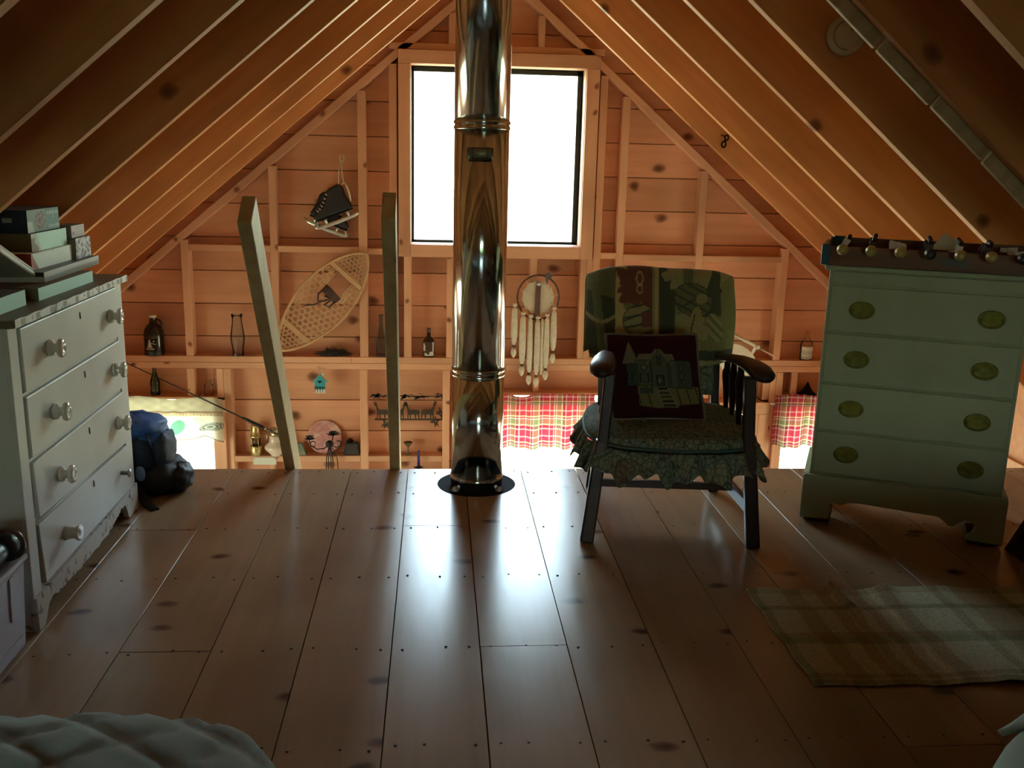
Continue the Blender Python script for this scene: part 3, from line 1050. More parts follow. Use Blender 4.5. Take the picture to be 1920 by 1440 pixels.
def house_col(u, w):
    x, z = u, w                                  # 0..1 left to right, bottom to top
    c = MAR
    def rect(a, b_, d_, e_): return a < x < b_ and d_ < z < e_
    def edge(a, b_, d_, e_, k=0.008): return rect(a - k, b_ + k, d_ - k, e_ + k) and not rect(a + k, b_ - k, d_ + k, e_ - k)
    if z < 0.36 and z > 0.10 + 0.15 * abs(x - 0.5) and 0.24 - 0.25 * (0.3 - z) * 0 < x < 0.97 and x > 0.28 + 0.6 * max(0, 0.24 - z) * 0.2:
        c = GR
        if abs((x - 0.45) * 9 + z * 2 - round((x - 0.45) * 9 + z * 2)) < 0.05: c = LN
    if rect(0.17, 0.30, 0.36, 0.62): c = WG
    if rect(0.28, 0.50, 0.36, 0.66): c = LG
    if rect(0.60, 0.74, 0.34, 0.66): c = LG
    if rect(0.72, 0.90, 0.32, 0.66): c = WG if sin(x * 140) * sin(z * 120) < 0.5 else LG
    if 0.66 < z < 0.735 and 0.29 + (z - 0.66) * 0.5 < x < 0.72 - (z - 0.66) * 0.3: c = ROOF
    if rect(0.44, 0.64, 0.34, 0.62) or (z >= 0.62 and abs(x - 0.54) < (0.80 - z) * 0.62 and z < 0.79): c = LG
    if z >= 0.60 and z < 0.80 and (0.80 - z) * 0.62 < abs(x - 0.54) < (0.80 - z) * 0.62 + 0.03: c = ROOF
    if z > 0.62 and z < 0.90 and abs(x - 0.225) < (0.90 - z) * 0.33: c = ROOF
    for q in ((0.17, 0.30, 0.36, 0.62), (0.28, 0.44, 0.36, 0.66), (0.66, 0.90, 0.34, 0.66), (0.44, 0.455, 0.34, 0.62), (0.625, 0.64, 0.34, 0.62)):
        if edge(*q, 0.004): c = LN
    for q, cc in (((0.325, 0.41, 0.40, 0.50), LG), ((0.505, 0.575, 0.36, 0.48), WG), ((0.52, 0.56, 0.60, 0.70), WG), ((0.19, 0.22, 0.44, 0.52), LG), ((0.245, 0.28, 0.42, 0.48), LG), ((0.76, 0.80, 0.43, 0.5), LG), ((0.76, 0.80, 0.54, 0.6), LG)):
        if rect(*q): c = cc
        if edge(*q, 0.006): c = LN
    if ell(x, z, 0.37, 0.575, 0.025, 0.03) < 1: c = (0.16, 0.16, 0.12)
    elif ell(x, z, 0.37, 0.575, 0.034, 0.04) < 1: c = LN
    if ell(x, z, 0.53, 0.42, 0.012, 0.03) < 1: c = (0.2, 0.19, 0.14)
    if rect(0.30, 0.45, 0.27, 0.34): c = WG
    if z < 0.34 and abs(x - 0.55 - 0.35 * (0.34 - z)) < 0.07 + 0.12 * (0.34 - z) and z > 0.11:
        c = PATH if sin(z * 130) > -0.5 else LN
        if abs(abs(x - 0.55 - 0.35 * (0.34 - z)) - 0.06 - 0.1 * (0.34 - z)) < 0.012: c = ROOF
    n_ = 0.85 + 0.3 * random.random()
    return tuple(q * n_ for q in c)


cu = thing('throw_cushion', 'dark red needlepoint cushion picturing a turreted house, on the armchair seat', 'cushion')
ca_, sa_ = cos(CA), sin(CA)
tilt = radians(-26)
cu.location = (CO[0] + ca_ * -0.062 - sa_ * -0.07, CO[1] + sa_ * -0.062 + ca_ * -0.07, 0.592)
cu.rotation_euler = (tilt, radians(-1.5), CA)


def cush(side):
    def fn(u, w):
        a, b_ = (u - 0.5) * 2, (w - 0.5) * 2
        k = (1 - abs(a) ** 2.6) * (1 - abs(b_) ** 2.6)
        pinch = 1 - 0.05 * (1 - abs(a) ** 2) * abs(b_) - 0.05 * (1 - abs(b_) ** 2) * abs(a)
        rr = 0.012 * abs(a) ** 8 * abs(b_) ** 8
        return (0.178 * a * (pinch - rr) + 0.012 * b_ * -1, side * (0.055 * max(0, k) ** 0.5), 0.172 * b_ * (pinch - rr))
    return fn


f_ = MB().grid(cush(-1), 150, 150, col=house_col)
f_.build('picture_cover', printed('needlepoint', 0.95, 0, 0.3, 400), cu)
MB().grid(cush(1), 20, 20).build('back_cover', plain('maroon_cloth', MAR, 0.9), cu)
rim = []
for k in range(120):
    t_ = k / 120 * 4
    i, q = int(t_), t_ - int(t_)
    u, w = [(q, 0), (1, q), (1 - q, 1), (0, 1 - q)][i]
    rim.append(cush(-1)(u, w))
MB().tube(rim, 0.0075, 8, closed=True).tube([rim[10], (rim[10][0] - 0.004, -0.02, rim[10][2] - 0.02)], 0.009, 6).build('cord_edge', plain('beige_cord', CRD, 0.95, noise=0.3, nscale=160, bmp=0.5), cu)

# ================================================================== green chest of drawers
KO, KA = (1.505, 3.53, 0), radians(-24.94)
M_mint = plain('pale_green_paint', (0.40, 0.48, 0.30), 0.5, noise=0.12, nscale=5, bmp=0.04)
M_plate = plain('old_brass_plate', (0.22, 0.22, 0.025), 0.5, 0.3, noise=0.4, nscale=40)
M_foot = plain('bare_dark_wood', (0.10, 0.065, 0.035), 0.7)
kc = thing('chest_of_drawers', 'tall pale green chest of four drawers with oval brass plates', 'chest of drawers', KO, KA)
KW, KD = 0.70, 0.38
MB().box(0, KW, 0, KD, 0.10, 1.016).build('body', M_mint, kc, bevel=0.004)
MB().box(-0.018, KW + 0.018, -0.018, KD, 1.0165, 1.036).build('top', M_mint, kc, bevel=0.005)
MB().box(0.012, KW - 0.012, -0.005, 0.0, 0.966, 1.012).build('frieze', M_mint, kc, bevel=0.002)
for z0, z1 in ((0.782, 0.958), (0.582, 0.772), (0.388, 0.572), (0.208, 0.378)):
    dr = MB().box(0.012, KW - 0.012, -0.010, 0.002, z0, z1).build('drawer', M_mint, kc, bevel=0.004)
    MB().box(0.0, KW, -0.004, 0.002, z0 - 0.008, z0 - 0.004).build('rail_bead', M_mint, kc, bevel=0.002)
    for x in (0.13, 0.578):
        zc = (z0 + z1) / 2
        h = MB()
        prof = [(1e-6, 0.0), (1.0, 0.0), (1.0, -0.0025), (0.90, -0.005), (0.84, -0.004), (0.62, -0.0065), (0.56, -0.005), (0.3, -0.007), (1e-6, -0.007)]
        o0 = len(h.v)
        h.lathe(prof, 40, axis='y')
        h.v = [(x + q[0] * 0.047, -0.0102 + q[1], zc + q[2] * 0.034) for q in h.v]
        for sx in (-1, 1):
            h.ball((x + sx * 0.036, -0.018, zc), 0.005, 10, 6)
        h.tube([(x + 0.036 * cos(a), -0.020, zc - 0.004 - 0.021 * sin(a)) for a in [pi * i / 14 for i in range(15)]], 0.0022, 6)
        h.build('handle', M_plate, dr)
pl = [(-0.022, 0.012), (0.09, 0.020), (0.096, 0.055), (0.088, 0.078), (0.105, 0.092), (0.125, 0.085), (0.14, 0.088), (0.155, 0.098), (0.20, 0.102), (0.49, 0.092), (0.51, 0.076), (0.525, 0.062), (0.545, 0.062), (0.562, 0.078), (0.585, 0.092), (0.61, 0.090), (0.622, 0.074), (0.618, 0.055), (0.598, 0.040), (0.594, 0.016), (0.722, 0.012), (0.722, 0.190), (0.716, 0.198), (-0.016, 0.198), (-0.022, 0.190)]
MB().prism(pl, -0.022, -0.001, 'y').build('plinth', M_mint, kc, bevel=0.003)
for x0, x1 in ((-0.022, -0.002), (0.702, 0.722)):
    MB().prism([(-0.0005, 0.012), (0.09, 0.02), (0.12, 0.09), (KD - 0.12, 0.09), (KD - 0.09, 0.02), (KD, 0.012), (KD, 0.198), (-0.0005, 0.198)], x0, x1, 'x').build('side_plinth', M_mint, kc, bevel=0.002)
for x, y in ((-0.012, -0.014), (0.60, -0.014), (-0.012, KD - 0.10), (0.60, KD - 0.10)):
    MB().hexa([(x + 0.006, y + 0.006, 0), (x + 0.104, y + 0.006, 0), (x + 0.104, y + 0.09, 0), (x + 0.006, y + 0.09, 0)],
              [(x - 0.004, y, 0.05), (x + 0.112, y, 0.05), (x + 0.112, y + 0.1, 0.05), (x - 0.004, y + 0.1, 0.05)]).build('foot', M_foot, kc, bevel=0.004)

# table football set on top
TZ = 1.0365
tf = thing('table_football', 'small tabletop football game with yellow grips on the green chest', 'table football', (KO[0], KO[1], TZ), KA)
M_tfw = pine('game_wood', c1=(0.20, 0.09, 0.04), c2=(0.13, 0.055, 0.025), knot=(0.06, 0.03, 0.02), axis='x', rough=0.45)
M_teal = plain('teal_plastic', (0.012, 0.075, 0.12), 0.4)
M_grip = plain('yellow_grip', (0.42, 0.34, 0.10), 0.4)
TL = 0.80
MB().box(-0.02, TL - 0.03, -0.028, -0.014, 0.0, 0.072).build('front_rail', M_tfw, tf, bevel=0.003)
MB().box(-0.02, TL - 0.03, 0.304, 0.318, 0.0, 0.085).build('back_rail', M_tfw, tf, bevel=0.003)
MB().box(-0.034, -0.0205, -0.032, 0.318, 0.0, 0.074).build('end_panel', M_tfw, tf, bevel=0.003)
MB().box(TL - 0.0295, TL - 0.016, -0.032, 0.318, 0.0, 0.074).build('end_panel', M_tfw, tf, bevel=0.003)
for x in (-0.036, TL - 0.046):
    MB().box(x, x + 0.03, -0.034, -0.006, -0.0, 0.078).build('corner_cap', M_teal, tf, bevel=0.004)
    MB().box(x + 0.03, x + 0.075, 0.294, 0.322, 0.03, 0.09).build('corner_cap', M_teal, tf, bevel=0.004)
MB().box(-0.02, TL - 0.03, -0.013, 0.303, 0.001, 0.008).build('playing_field', plain('green_field', (0.02, 0.10, 0.03), 0.6), tf)
MB().box(0.385, 0.475, -0.0295, -0.0285, 0.02, 0.05).build('badge', plain('dull_badge', (0.09, 0.085, 0.06), 0.5), tf, bevel=0.0004)
M_wht = plain('white_figure', (0.65, 0.63, 0.58), 0.5)
M_red = plain('dark_figure', (0.05, 0.012, 0.02), 0.5)
for i in range(8):
    x = 0.04 + 0.100 * i
    if x > TL - 0.06: break
    dark = i in (3, 6)
    rod = MB().tube([(x, -0.075, 0.068), (x, 0.36, 0.068)], 0.0035, 8).build('rod', M_grey, tf)
    MB().lathe([(0.008, -0.012), (0.013, -0.008), (0.019, 0.006), (0.021, 0.02), (0.018, 0.036), (0.011, 0.046), (0.005, 0.05)], 16, (x, -0.115, 0.066), 'y').build('grip', M_blackp if dark else M_grip, rod)
    n = (1, 2, 5, 3, 3, 5, 2, 1)[i]
    for k in range(n):
        y = 0.15 if n == 1 else 0.04 + 0.21 * k / (n - 1)
        a = (0.5, 0.25, 1.5, 0.1, 0.2, 0.25, 1.5, 0.3)[i] + 0.1 * k
        mt = M_wht if (i in (0, 2, 4, 6)) else M_red
        fgm = MB()
        fgm.hexa([(-0.010, -0.006, -0.012), (0.010, -0.006, -0.012), (0.010, 0.006, -0.012), (-0.010, 0.006, -0.012)], [(-0.014, -0.006, 0.024), (0.014, -0.006, 0.024), (0.014, 0.006, 0.024), (-0.014, 0.006, 0.024)])
        fgm.hexa([(-0.008, -0.009, -0.036), (0.008, -0.009, -0.036), (0.008, 0.007, -0.036), (-0.008, 0.007, -0.036)], [(-0.009, -0.005, -0.012), (0.009, -0.005, -0.012), (0.009, 0.005, -0.012), (-0.009, 0.005, -0.012)])
        q = Matrix.Translation((x, y, 0.068)) @ Matrix.Rotation(a, 4, 'Y')
        fgm.v = [tuple(q @ Vector(p_)) for p_ in fgm.v]
        fg = fgm.build('player', mt, rod, bevel=0.002, seg=1)
        if i in (0, 1, 3, 4, 5):
            hm = MB().ball((0, 0, 0.034), (0.009, 0.009, 0.011), 10, 8)
            hm.v = [tuple(q @ Vector(p_)) for p_ in hm.v]
            hm.build('head', M_red, rod)
solo(MB().prism([(-0.045, 0.0), (0.05, 0.0), (0.04, 0.04), (-0.005, 0.066)], -0.0015, 0.0015, 'y'), 'folded_card', plain('cream_card', (0.50, 0.52, 0.40), 0.7),
     'torn triangle of cream card standing in the tabletop football game', 'card',
     (KO[0] + cos(KA) * 0.395 - sin(KA) * 0.12, KO[1] + sin(KA) * 0.395 + cos(KA) * 0.12, TZ + 0.066), KA + 0.2, rot=(-0.25, 0.05, KA))

# ================================================================== white dresser
DX, DY = -1.175, 2.662
M_dw = chipped('old_white_paint', (0.60, 0.61, 0.55), (0.13, 0.09, 0.05), 0.28, 16, 0.42)
M_dw2 = chipped('flaking_white_paint', (0.62, 0.61, 0.55), (0.09, 0.075, 0.05), 0.40, 26, 0.5, 0.8)
M_dtop = chipped('worn_brown_top', (0.17, 0.135, 0.085), (0.42, 0.40, 0.33), 0.30, 9, 0.5, 0.2)
M_knob = plain('white_porcelain', (0.66, 0.65, 0.58), 0.18, coat=0.5)
dr_ = thing('dresser', 'chipped old white dresser of four drawers with round knobs', 'dresser', (DX, DY, 0), radians(1.2))
MB().box(-0.43, -0.014, 0.012, 1.018, 0.09, 0.914).build('body', M_dw, dr_, bevel=0.003)
MB().prism([(-0.44, -0.018), (0.012, -0.018), (0.026, -0.008), (0.026, 1.03), (0.014, 1.046), (-0.44, 1.046)], 0.9145, 0.938, 'z').build('top', M_dtop, dr_, bevel=0.004)
rg = random.Random(3)
ed = [(0.0265, -0.008 + 1.038 * i / 60) for i in range(61)]
MB().grid(lambda u, w: (0.0262 + 0.0012 * sin(u * 90) * sin(u * 31), -0.008 + 1.038 * u, 0.915 + (0.023 + 0.0015 * sin(u * 60)) * w), 90, 2).build('top_edge', M_dw2, dr_)
for y0, y1 in ((0.0, 0.062), (0.952, 1.03)):
    MB().box(-0.0135, 0.0, y0, y1, 0.106, 0.9142).build('stile', M_dw, dr_, bevel=0.002)
for z in (0.910, 0.708, 0.510, 0.308):
    MB().box(-0.0136, -0.004, 0.062, 0.952, z - 0.006, z + 0.004).build('rail', M_dw, dr_)
for i, (a0, a1, b0, b1) in enumerate(((0.716, 0.716, 0.901, 0.901), (0.518, 0.518, 0.700, 0.700), (0.328, 0.298, 0.502, 0.502), (0.118, 0.112, 0.312, 0.288))):
    y0, y1 = 0.069, 0.946
    g = (0.004, 0.002, 0.012, 0.016)[i]
    d4 = MB().hexa([(-0.012, y0 + g, a0), (0.006, y0 + g, a0), (0.006, y1, a1), (-0.012, y1, a1)], [(-0.012, y0, b0), (0.006, y0, b0), (0.006, y1, b1), (-0.012, y1, b1)]).build('drawer', M_dw, dr_, bevel=0.003)
    for k, y in enumerate((0.262, 0.852)):
        zc = (0.808, 0.608, 0.405, 0.207)[i]
        kb = MB()
        if i == 3 and k == 1:
            kb.lathe([(0.008, 0.006), (0.008, 0.03), (0.016, 0.034), (0.016, 0.04), (1e-6, 0.042)], 16, (0, y, zc), 'x').build('knob', M_grey, d4)
        elif i == 3:
            kb.lathe([(0.024, 0.006), (0.02, 0.02), (0.018, 0.035), (0.026, 0.05), (0.026, 0.053), (0.012, 0.048), (1e-6, 0.044)], 20, (0, y, zc), 'x').build('knob', M_knob, d4)
        else:
            kb.lathe([(0.024, 0.006), (0.026, 0.011), (0.024, 0.018), (0.015, 0.022), (0.013, 0.028), (0.017, 0.033), (0.027, 0.037), (0.030, 0.043), (0.027, 0.050), (0.015, 0.053), (0.011, 0.050), (1e-6, 0.049)], 24, (0, y, zc), 'x').build('knob', M_knob, d4)
    MB().tube([(0.0065, 0.55, b0 - 0.03), (0.0068, 0.552, b0 - 0.052)], 0.0022, 5).build('keyhole', M_dark, d4)
sk = [(1.032, 0.106), (0.0, 0.106), (0.0, 0.002)]
prof = [(0.045, 0.002), (0.062, 0.02), (0.085, 0.05), (0.115, 0.062), (0.18, 0.052), (0.28, 0.044), (0.42, 0.040), (0.58, 0.042), (0.70, 0.047), (0.78, 0.062), (0.83, 0.078), (0.865, 0.072), (0.885, 0.048), (0.90, 0.012), (0.915, 0.002)]
for i in range(len(prof) - 1):
    for q in range(5):
        f = q / 5
        y = prof[i][0] + (prof[i + 1][0] - prof[i][0]) * f
        z_ = prof[i][1] + (prof[i + 1][1] - prof[i][1]) * f
        sk.append((y, max(0.001, z_ + (rg.uniform(-0.005, 0.005) if 0.1 < y < 0.85 else 0))))
sk += [(1.032, 0.002)]
MB().prism(sk[::-1], -0.012, 0.008, 'x').build('skirt', M_dw2, dr_)
MB().box(-0.43, -0.013, 0.0, 0.011, 0.09, 0.9142).build('side_panel', M_dw, dr_)
MB().box(-0.43, -0.013, 1.019, 1.03, 0.0, 0.9142).build('side_panel', M_dw, dr_)
for x, y in ((-0.42, 0.0), (-0.42, 0.97), (-0.06, 0.001), (-0.06, 0.97)):
    MB().box(x, x + 0.046, y, y + 0.05, 0, 0.0899).build('foot', M_dw2, dr_)

# ================================================================== boxes and clutter on the dresser
def mottled(cols, sx, sz, seed):
    r_ = random.Random(seed)
    ph = [r_.uniform(0, 6) for _ in range(6)]
    def fn(u, w):
        q = sin(u * sx + ph[0] + 2 * sin(w * sz * 0.7 + ph[1])) * sin(w * sz + ph[2] + 1.5 * sin(u * sx * 0.6 + ph[3])) + 0.4 * sin(u * sx * 3 + ph[4]) * sin(w * sz * 2.7 + ph[5])
        i = min(len(cols) - 1, max(0, int((q + 1.2) / 2.4 * len(cols))))
        return cols[i]
    return fn


MINT, CREAM, SHADED_END = (0.58, 0.90, 0.80), (0.78, 0.88, 0.82), (0.16, 0.14, 0.085)  # bright lit sides and darker shaded ends are put into the box colours


def carton(name, label, y0, y1, z0, z1, x1, depth, front, end, top, frontcol=None, endcol=None, rz=0.0, group=None, parts=True):
    """card box: x1 is the face towards the room, y along the dresser"""
    yc = (y0 + y1) / 2
    t_ = thing(name, label, 'box', (x1, yc, z0), rz, group)
    h, hl = z1 - z0, (y1 - y0) / 2
    MB().box(-depth, -0.0006, -hl + 0.0006, hl, 0, h - 0.001).build('base', plain(name + '_card', end, 0.8), t_, bevel=0.0015, seg=1)
    lid = MB().box(-depth - 0.001, 0, -hl - 0.001, hl + 0.001, h - 0.0009, h).build('lid', plain(name + '_lid', top, 0.75), t_)
    n = 60 if frontcol else 2
    MB().grid(lambda u, w: (0.0, -hl + 2 * hl * u, h * w), n, max(2, n // 2), col=frontcol or (lambda u, w: front)).build('printed_side', M_print, t_)
    if endcol:
        MB().grid(lambda u, w: (-depth + depth * u, -hl, h * w), n, max(2, n // 2), col=endcol).build('printed_end', M_print, t_)
    return t_


M_print = printed('printed_card', 0.6)
KG = 'card game boxes stacked on the dresser'
f1 = lambda u, w: MINT
carton('game_box', 'long pale mint box lying nearest the front edge on the dresser top', 3.005, 3.478, 0.9385, 0.978, -1.222, 0.10, MINT, SHADED_END, (0.2, 0.18, 0.12), group=KG)
carton('game_box', 'mint box cut by the left edge of the photo on the dresser', 2.64, 2.925, 0.9385, 0.985, -1.225, 0.14, MINT, SHADED_END, (0.14, 0.12, 0.08), rz=0.02, group=KG)
E2 = lambda u, w: (0.30, 0.06, 0.04) if w + 0.7 * u > 0.9 else (0.06, 0.035, 0.025)
carton('game_box', 'white box with a red torn end under the thick mint box', 3.165, 3.512, 1.012, 1.066, -1.30, 0.18, CREAM, (0.10, 0.05, 0.035), CREAM,
       frontcol=lambda u, w: (0.45, 0.16, 0.11) if u < 0.16 - 0.14 * w else ((0.35, 0.3, 0.25) if abs(u - 0.52) < 0.006 and w > 0.8 else CREAM), endcol=E2, group=KG)
carton('game_box', 'thick mint box with a torn corner in the middle of the stack', 3.208, 3.508, 1.0665, 1.126, -1.312, 0.17, MINT, (0.10, 0.10, 0.055), (0.05, 0.06, 0.05),
       frontcol=lambda u, w: (0.27, 0.22, 0.15) if u < 0.17 - 0.10 * w + 0.03 * sin(w * 9) and w < 0.75 else ((0.55, 0.6, 0.5) if u < 0.25 - 0.1 * w else MINT), group=KG)


def teal_front(u, w):
    x, z_ = u, w
    if ell(x, z_, 0.40, 0.5, 0.17, 0.40) < 1:
        return mottled([(0.06, 0.04, 0.04), (0.16, 0.09, 0.08), (0.30, 0.25, 0.22), (0.09, 0.06, 0.05)], 30, 9, 4)(u, w)
    if x < 0.14 - 0.1 * (w - 0.5) and w < 0.5: return (0.5, 0.58, 0.52)
    if x > 0.60 and 0.70 < z_ < 0.86 and (sin(x * 90) > -0.1): return (0.42, 0.52, 0.48)
    if x > 0.64 and 0.08 < z_ < 0.24 and sin(x * 120) * sin(z_ * 60) > -0.2: return (0.38, 0.47, 0.43)
    if 0.80 < x < 0.83 and 0.5 < z_ < 0.7: return (0.5, 0.55, 0.5)
    return (0.10, 0.22, 0.20) if x > 0.55 else (0.20, 0.26, 0.22)


def teal_end(u, w):
    if u > 0.34: return (0.20, 0.26, 0.26) if abs(u - 0.62) < 0.09 and abs(w - 0.55) < 0.11 else (0.010, 0.025, 0.05)
    return (0.14, 0.13, 0.075)


carton('puzzle_box', 'teal picture puzzle box with a navy end on top of the stack', 3.222, 3.486, 1.1265, 1.200, -1.325, 0.165, MINT, (0.03, 0.04, 0.05), (0.06, 0.07, 0.065), frontcol=teal_front, endcol=teal_end)
carton('puzzle_box', 'grey and white landscape photo box behind the mint boxes', 3.522, 3.668, 1.012, 1.086, -1.288, 0.13, CREAM, (0.2, 0.2, 0.19), (0.1, 0.11, 0.1),
       frontcol=mottled([(0.07, 0.07, 0.08), (0.30, 0.30, 0.32), (0.55, 0.56, 0.58), (0.6, 0.6, 0.6)], 16, 11, 9))
carton('small_box', 'small pinkish white box of fine print on the rear of the stack', 3.530, 3.655, 1.0865, 1.130, -1.302, 0.06, CREAM, (0.3, 0.27, 0.24), (0.18, 0.14, 0.11),
       frontcol=lambda u, w: (0.06, 0.06, 0.07) if 0.1 < u < 0.2 and 0.2 < w < 0.45 else ((0.30, 0.24, 0.24) if sin(w * 34) > 0.45 and 0.3 < u < 0.95 and sin(u * 47 + w * 20) > -0.5 else (0.50, 0.46, 0.44)))
# sloping game board lid under the stack
gl = thing('game_tray', 'flat dark topped game tray with a pale rim jutting under the box stack', 'tray', (-1.26, 3.40, 0.979), 0.0, rot=(0, 0, 0.03))
MB().box(-0.25, 0, -0.27, 0.275, 0.018, 0.0325).build('panel', plain('dark_lid_print', (0.05, 0.05, 0.045), 0.4, noise=0.5, nscale=14), gl, bevel=0.001)
MB().box(-0.252, 0.003, -0.273, 0.278, 0.0, 0.0178).box(0.0005, 0.003, -0.273, 0.278, 0.0, 0.0325).build('rim', plain('lid_rim', (0.42, 0.41, 0.36), 0.6), gl, bevel=0.0008)
# clear storage tub leaning, with bits under it
M_frost = plain('frosted_plastic', (0.42, 0.43, 0.38), 0.35, spec=0.5)
tb = thing('plastic_lid', 'translucent grey plastic lid tilted over the clutter at the near end', 'lid', (-1.27, 3.00, 1.062), 0, rot=(radians(-20), 0, 0.1))
MB().box(-0.16, 0.0, -0.17, 0.15, 0.0, 0.012).box(-0.165, 0.006, -0.176, 0.156, -0.018, 0.0).build('shell', M_frost, tb, bevel=0.006)
MB().box(-0.12, -0.03, -0.15, -0.06, 0.0125, 0.02).build('label', M_white, tb, bevel=0.002)
cl = thing('cookie_tin', 'yellow green tub standing at the near end of the dresser top', 'tub', (-1.445, 2.80, 0.9385))
MB().lathe([(0.058, 0), (0.062, 0.006), (0.064, 0.06), (0.064, 0.064)], 28).build('body', plain('olive_tub', (0.20, 0.20, 0.06), 0.5), cl)
MB().lathe([(0.067, 0.062), (0.068, 0.066), (0.068, 0.076), (0.06, 0.081), (1e-6, 0.081)], 28).build('lid', plain('tub_lid', (0.26, 0.26, 0.17), 0.5), cl)
mb = MB()
rg = random.Random(5)
for k in range(26):
    mb.ball((rg.uniform(-0.05, 0.05), rg.uniform(-0.06, 0.06), 0.014 + rg.uniform(0, 0.03)), (rg.uniform(.008, .02), rg.uniform(.008, .02), rg.uniform(.006, .014)), 8, 6)
solo(mb, 'dark_bag', plain('black_film', (0.02, 0.02, 0.022), 0.25), 'crumpled black plastic bag between the tub and the mint box', 'bag', (-1.43, 2.975, 0.9385))

# ================================================================== backpack
M_blue = plain('blue_nylon', (0.028, 0.12, 0.38), 0.55, noise=0.3, nscale=18, bmp=0.25)
M_navy = plain('navy_nylon', (0.010, 0.022, 0.05), 0.6, noise=0.3, nscale=20, bmp=0.25)
M_blk = plain('black_nylon', (0.010, 0.011, 0.013), 0.55, noise=0.4, nscale=25, bmp=0.3)


def blob(c, r, p=2.8, wr=0.0, nu=36, nv=24, sh=(0, 0)):
    def fn(u, w):
        a, b_ = 2 * pi * u, pi * (w - 0.5)
        f = lambda q, e_: math.copysign(abs(q) ** e_, q)
        e_ = 2 / p
        x, y, z_ = f(cos(b_), e_) * f(cos(a), e_), f(cos(b_), e_) * f(sin(a), e_), f(sin(b_), e_)
        k = 1 + wr * (sin(5 * a + 3 * b_) * sin(4 * b_ + 1) + 0.5 * sin(11 * a + 2) * sin(9 * b_))
        return (c[0] + r[0] * x * k + sh[0] * z_, c[1] + r[1] * y * k + sh[1] * z_, c[2] + r[2] * z_ * k)
    return MB().grid(fn, nu, nv)


bpk = thing('backpack', 'blue and black hiking backpack slumped on the floor beyond the white dresser', 'backpack', (-1.24, 3.93, 0))
blob((-0.02, 0.0, 0.195), (0.135, 0.135, 0.135), 2.6, 0.04).build('main_bag', M_blue, bpk)
blob((0.005, -0.02, 0.285), (0.105, 0.12, 0.04), 2.4, 0.05).build('top_flap', M_blue, bpk)
blob((-0.02, -0.07, 0.17), (0.115, 0.085, 0.10), 2.8, 0.03).build('front_pocket', M_navy, bpk)
blob((0.095, -0.01, 0.175), (0.045, 0.10, 0.085), 2.6, 0.06).build('side_pocket', plain('grey_mesh', (0.05, 0.065, 0.09), 0.7, noise=0.3, nscale=60), bpk)
blob((0.03, -0.01, 0.072), (0.155, 0.15, 0.072), 2.6, 0.05).build('base', M_blk, bpk)
blob((0.155, -0.03, 0.062), (0.062, 0.085, 0.06), 2.3, 0.07).build('hip_belt', M_blk, bpk)
blob((-0.075, -0.06, 0.34), (0.05, 0.05, 0.024), 2.6, 0.05).build('haul_handle', M_blk, bpk)
MB().sweep([(0.005, -0.165, 0.24), (0.0, -0.185, 0.17), (0.01, -0.19, 0.09), (0.055, -0.20, 0.035), (0.095, -0.235, 0.006), (0.125, -0.275, 0.004)], [(0.02, 0.004)] * 6, side=(1, 0, 0), n=8, p=4).build('strap', M_blk, bpk)
MB().sweep([(0.02, -0.10, 0.318), (0.06, -0.115, 0.28), (0.085, -0.12, 0.21), (0.09, -0.115, 0.14)], [(0.009, 0.002)] * 4, side=(0, 1, 0), n=8, p=4).build('buckle_strap', M_blk, bpk)
blob((0.04, -0.155, 0.115), (0.02, 0.006, 0.032), 2.5).build('reflective_tab', plain('light_blue_tab', (0.16, 0.30, 0.50), 0.5), bpk)

# ================================================================== bin and torch at the left edge
M_bin = plain('milky_plastic', (0.46, 0.47, 0.56), 0.35, noise=0.1, nscale=4)
bn = thing('storage_bin', 'milky white plastic storage bin on the floor before the dresser', 'bin', (-1.16, 2.34, 0))
MB().hexa([(-0.40, -0.26, 0.0), (-0.012, -0.26, 0.0), (-0.012, 0.245, 0.0), (-0.40, 0.245, 0.0)], [(-0.42, -0.28, 0.262), (0.0, -0.28, 0.262), (0.0, 0.258, 0.262), (-0.42, 0.258, 0.262)]).build('tub', M_bin, bn, bevel=0.012)
MB().box(-0.43, 0.006, -0.29, 0.264, 0.2625, 0.278).build('lid', plain('bin_lid', (0.52, 0.53, 0.58), 0.35), bn, bevel=0.004)
MB().bar((0.0005, 0.16, 0.25), (-0.005, 0.16, 0.12), 0.028, 0.006, side=(0, 1, 0)).build('rib', M_bin, bn, bevel=0.002)
MB().box(-0.0115, -0.006, -0.24, 0.22, 0.02, 0.05).build('foot_band', M_bin, bn, bevel=0.002)
to = thing('torch', 'teal and silver torch with a black head lying on the milky white bin', 'torch', (-1.19, 2.40, 0.328), 0, rot=(0, 0, radians(-4)))
MB().lathe([(0.022, -0.16), (0.026, -0.155), (0.026, -0.06), (0.028, -0.055), (0.028, -0.04)], 24, axis='y').build('silver_barrel', M_grey, to)
MB().lathe([(0.029, -0.04), (0.031, -0.035), (0.032, 0.0), (0.031, 0.08), (0.027, 0.10)], 24, axis='y').build('teal_grip', plain('teal_rubber', (0.012, 0.085, 0.085), 0.35), to)
MB().lathe([(0.024, 0.10), (0.030, 0.105), (0.033, 0.13), (0.033, 0.15), (0.028, 0.155)], 24, axis='y').build('black_head', M_blackp, to)
MB().lathe([(0.026, 0.155), (0.028, 0.17), (0.020, 0.178), (1e-6, 0.18)], 24, axis='y').build('chrome_tip', plain('chrome', (0.7, 0.72, 0.7), 0.08, 1.0), to)
MB().lathe([(0.034, 0.135), (0.047, 0.14), (0.049, 0.15), (0.046, 0.158), (0.034, 0.16)], 28, axis='y').build('clear_rim', clear('clear_plastic', (0.85, 0.9, 0.88), 0.1, 0.6), to)
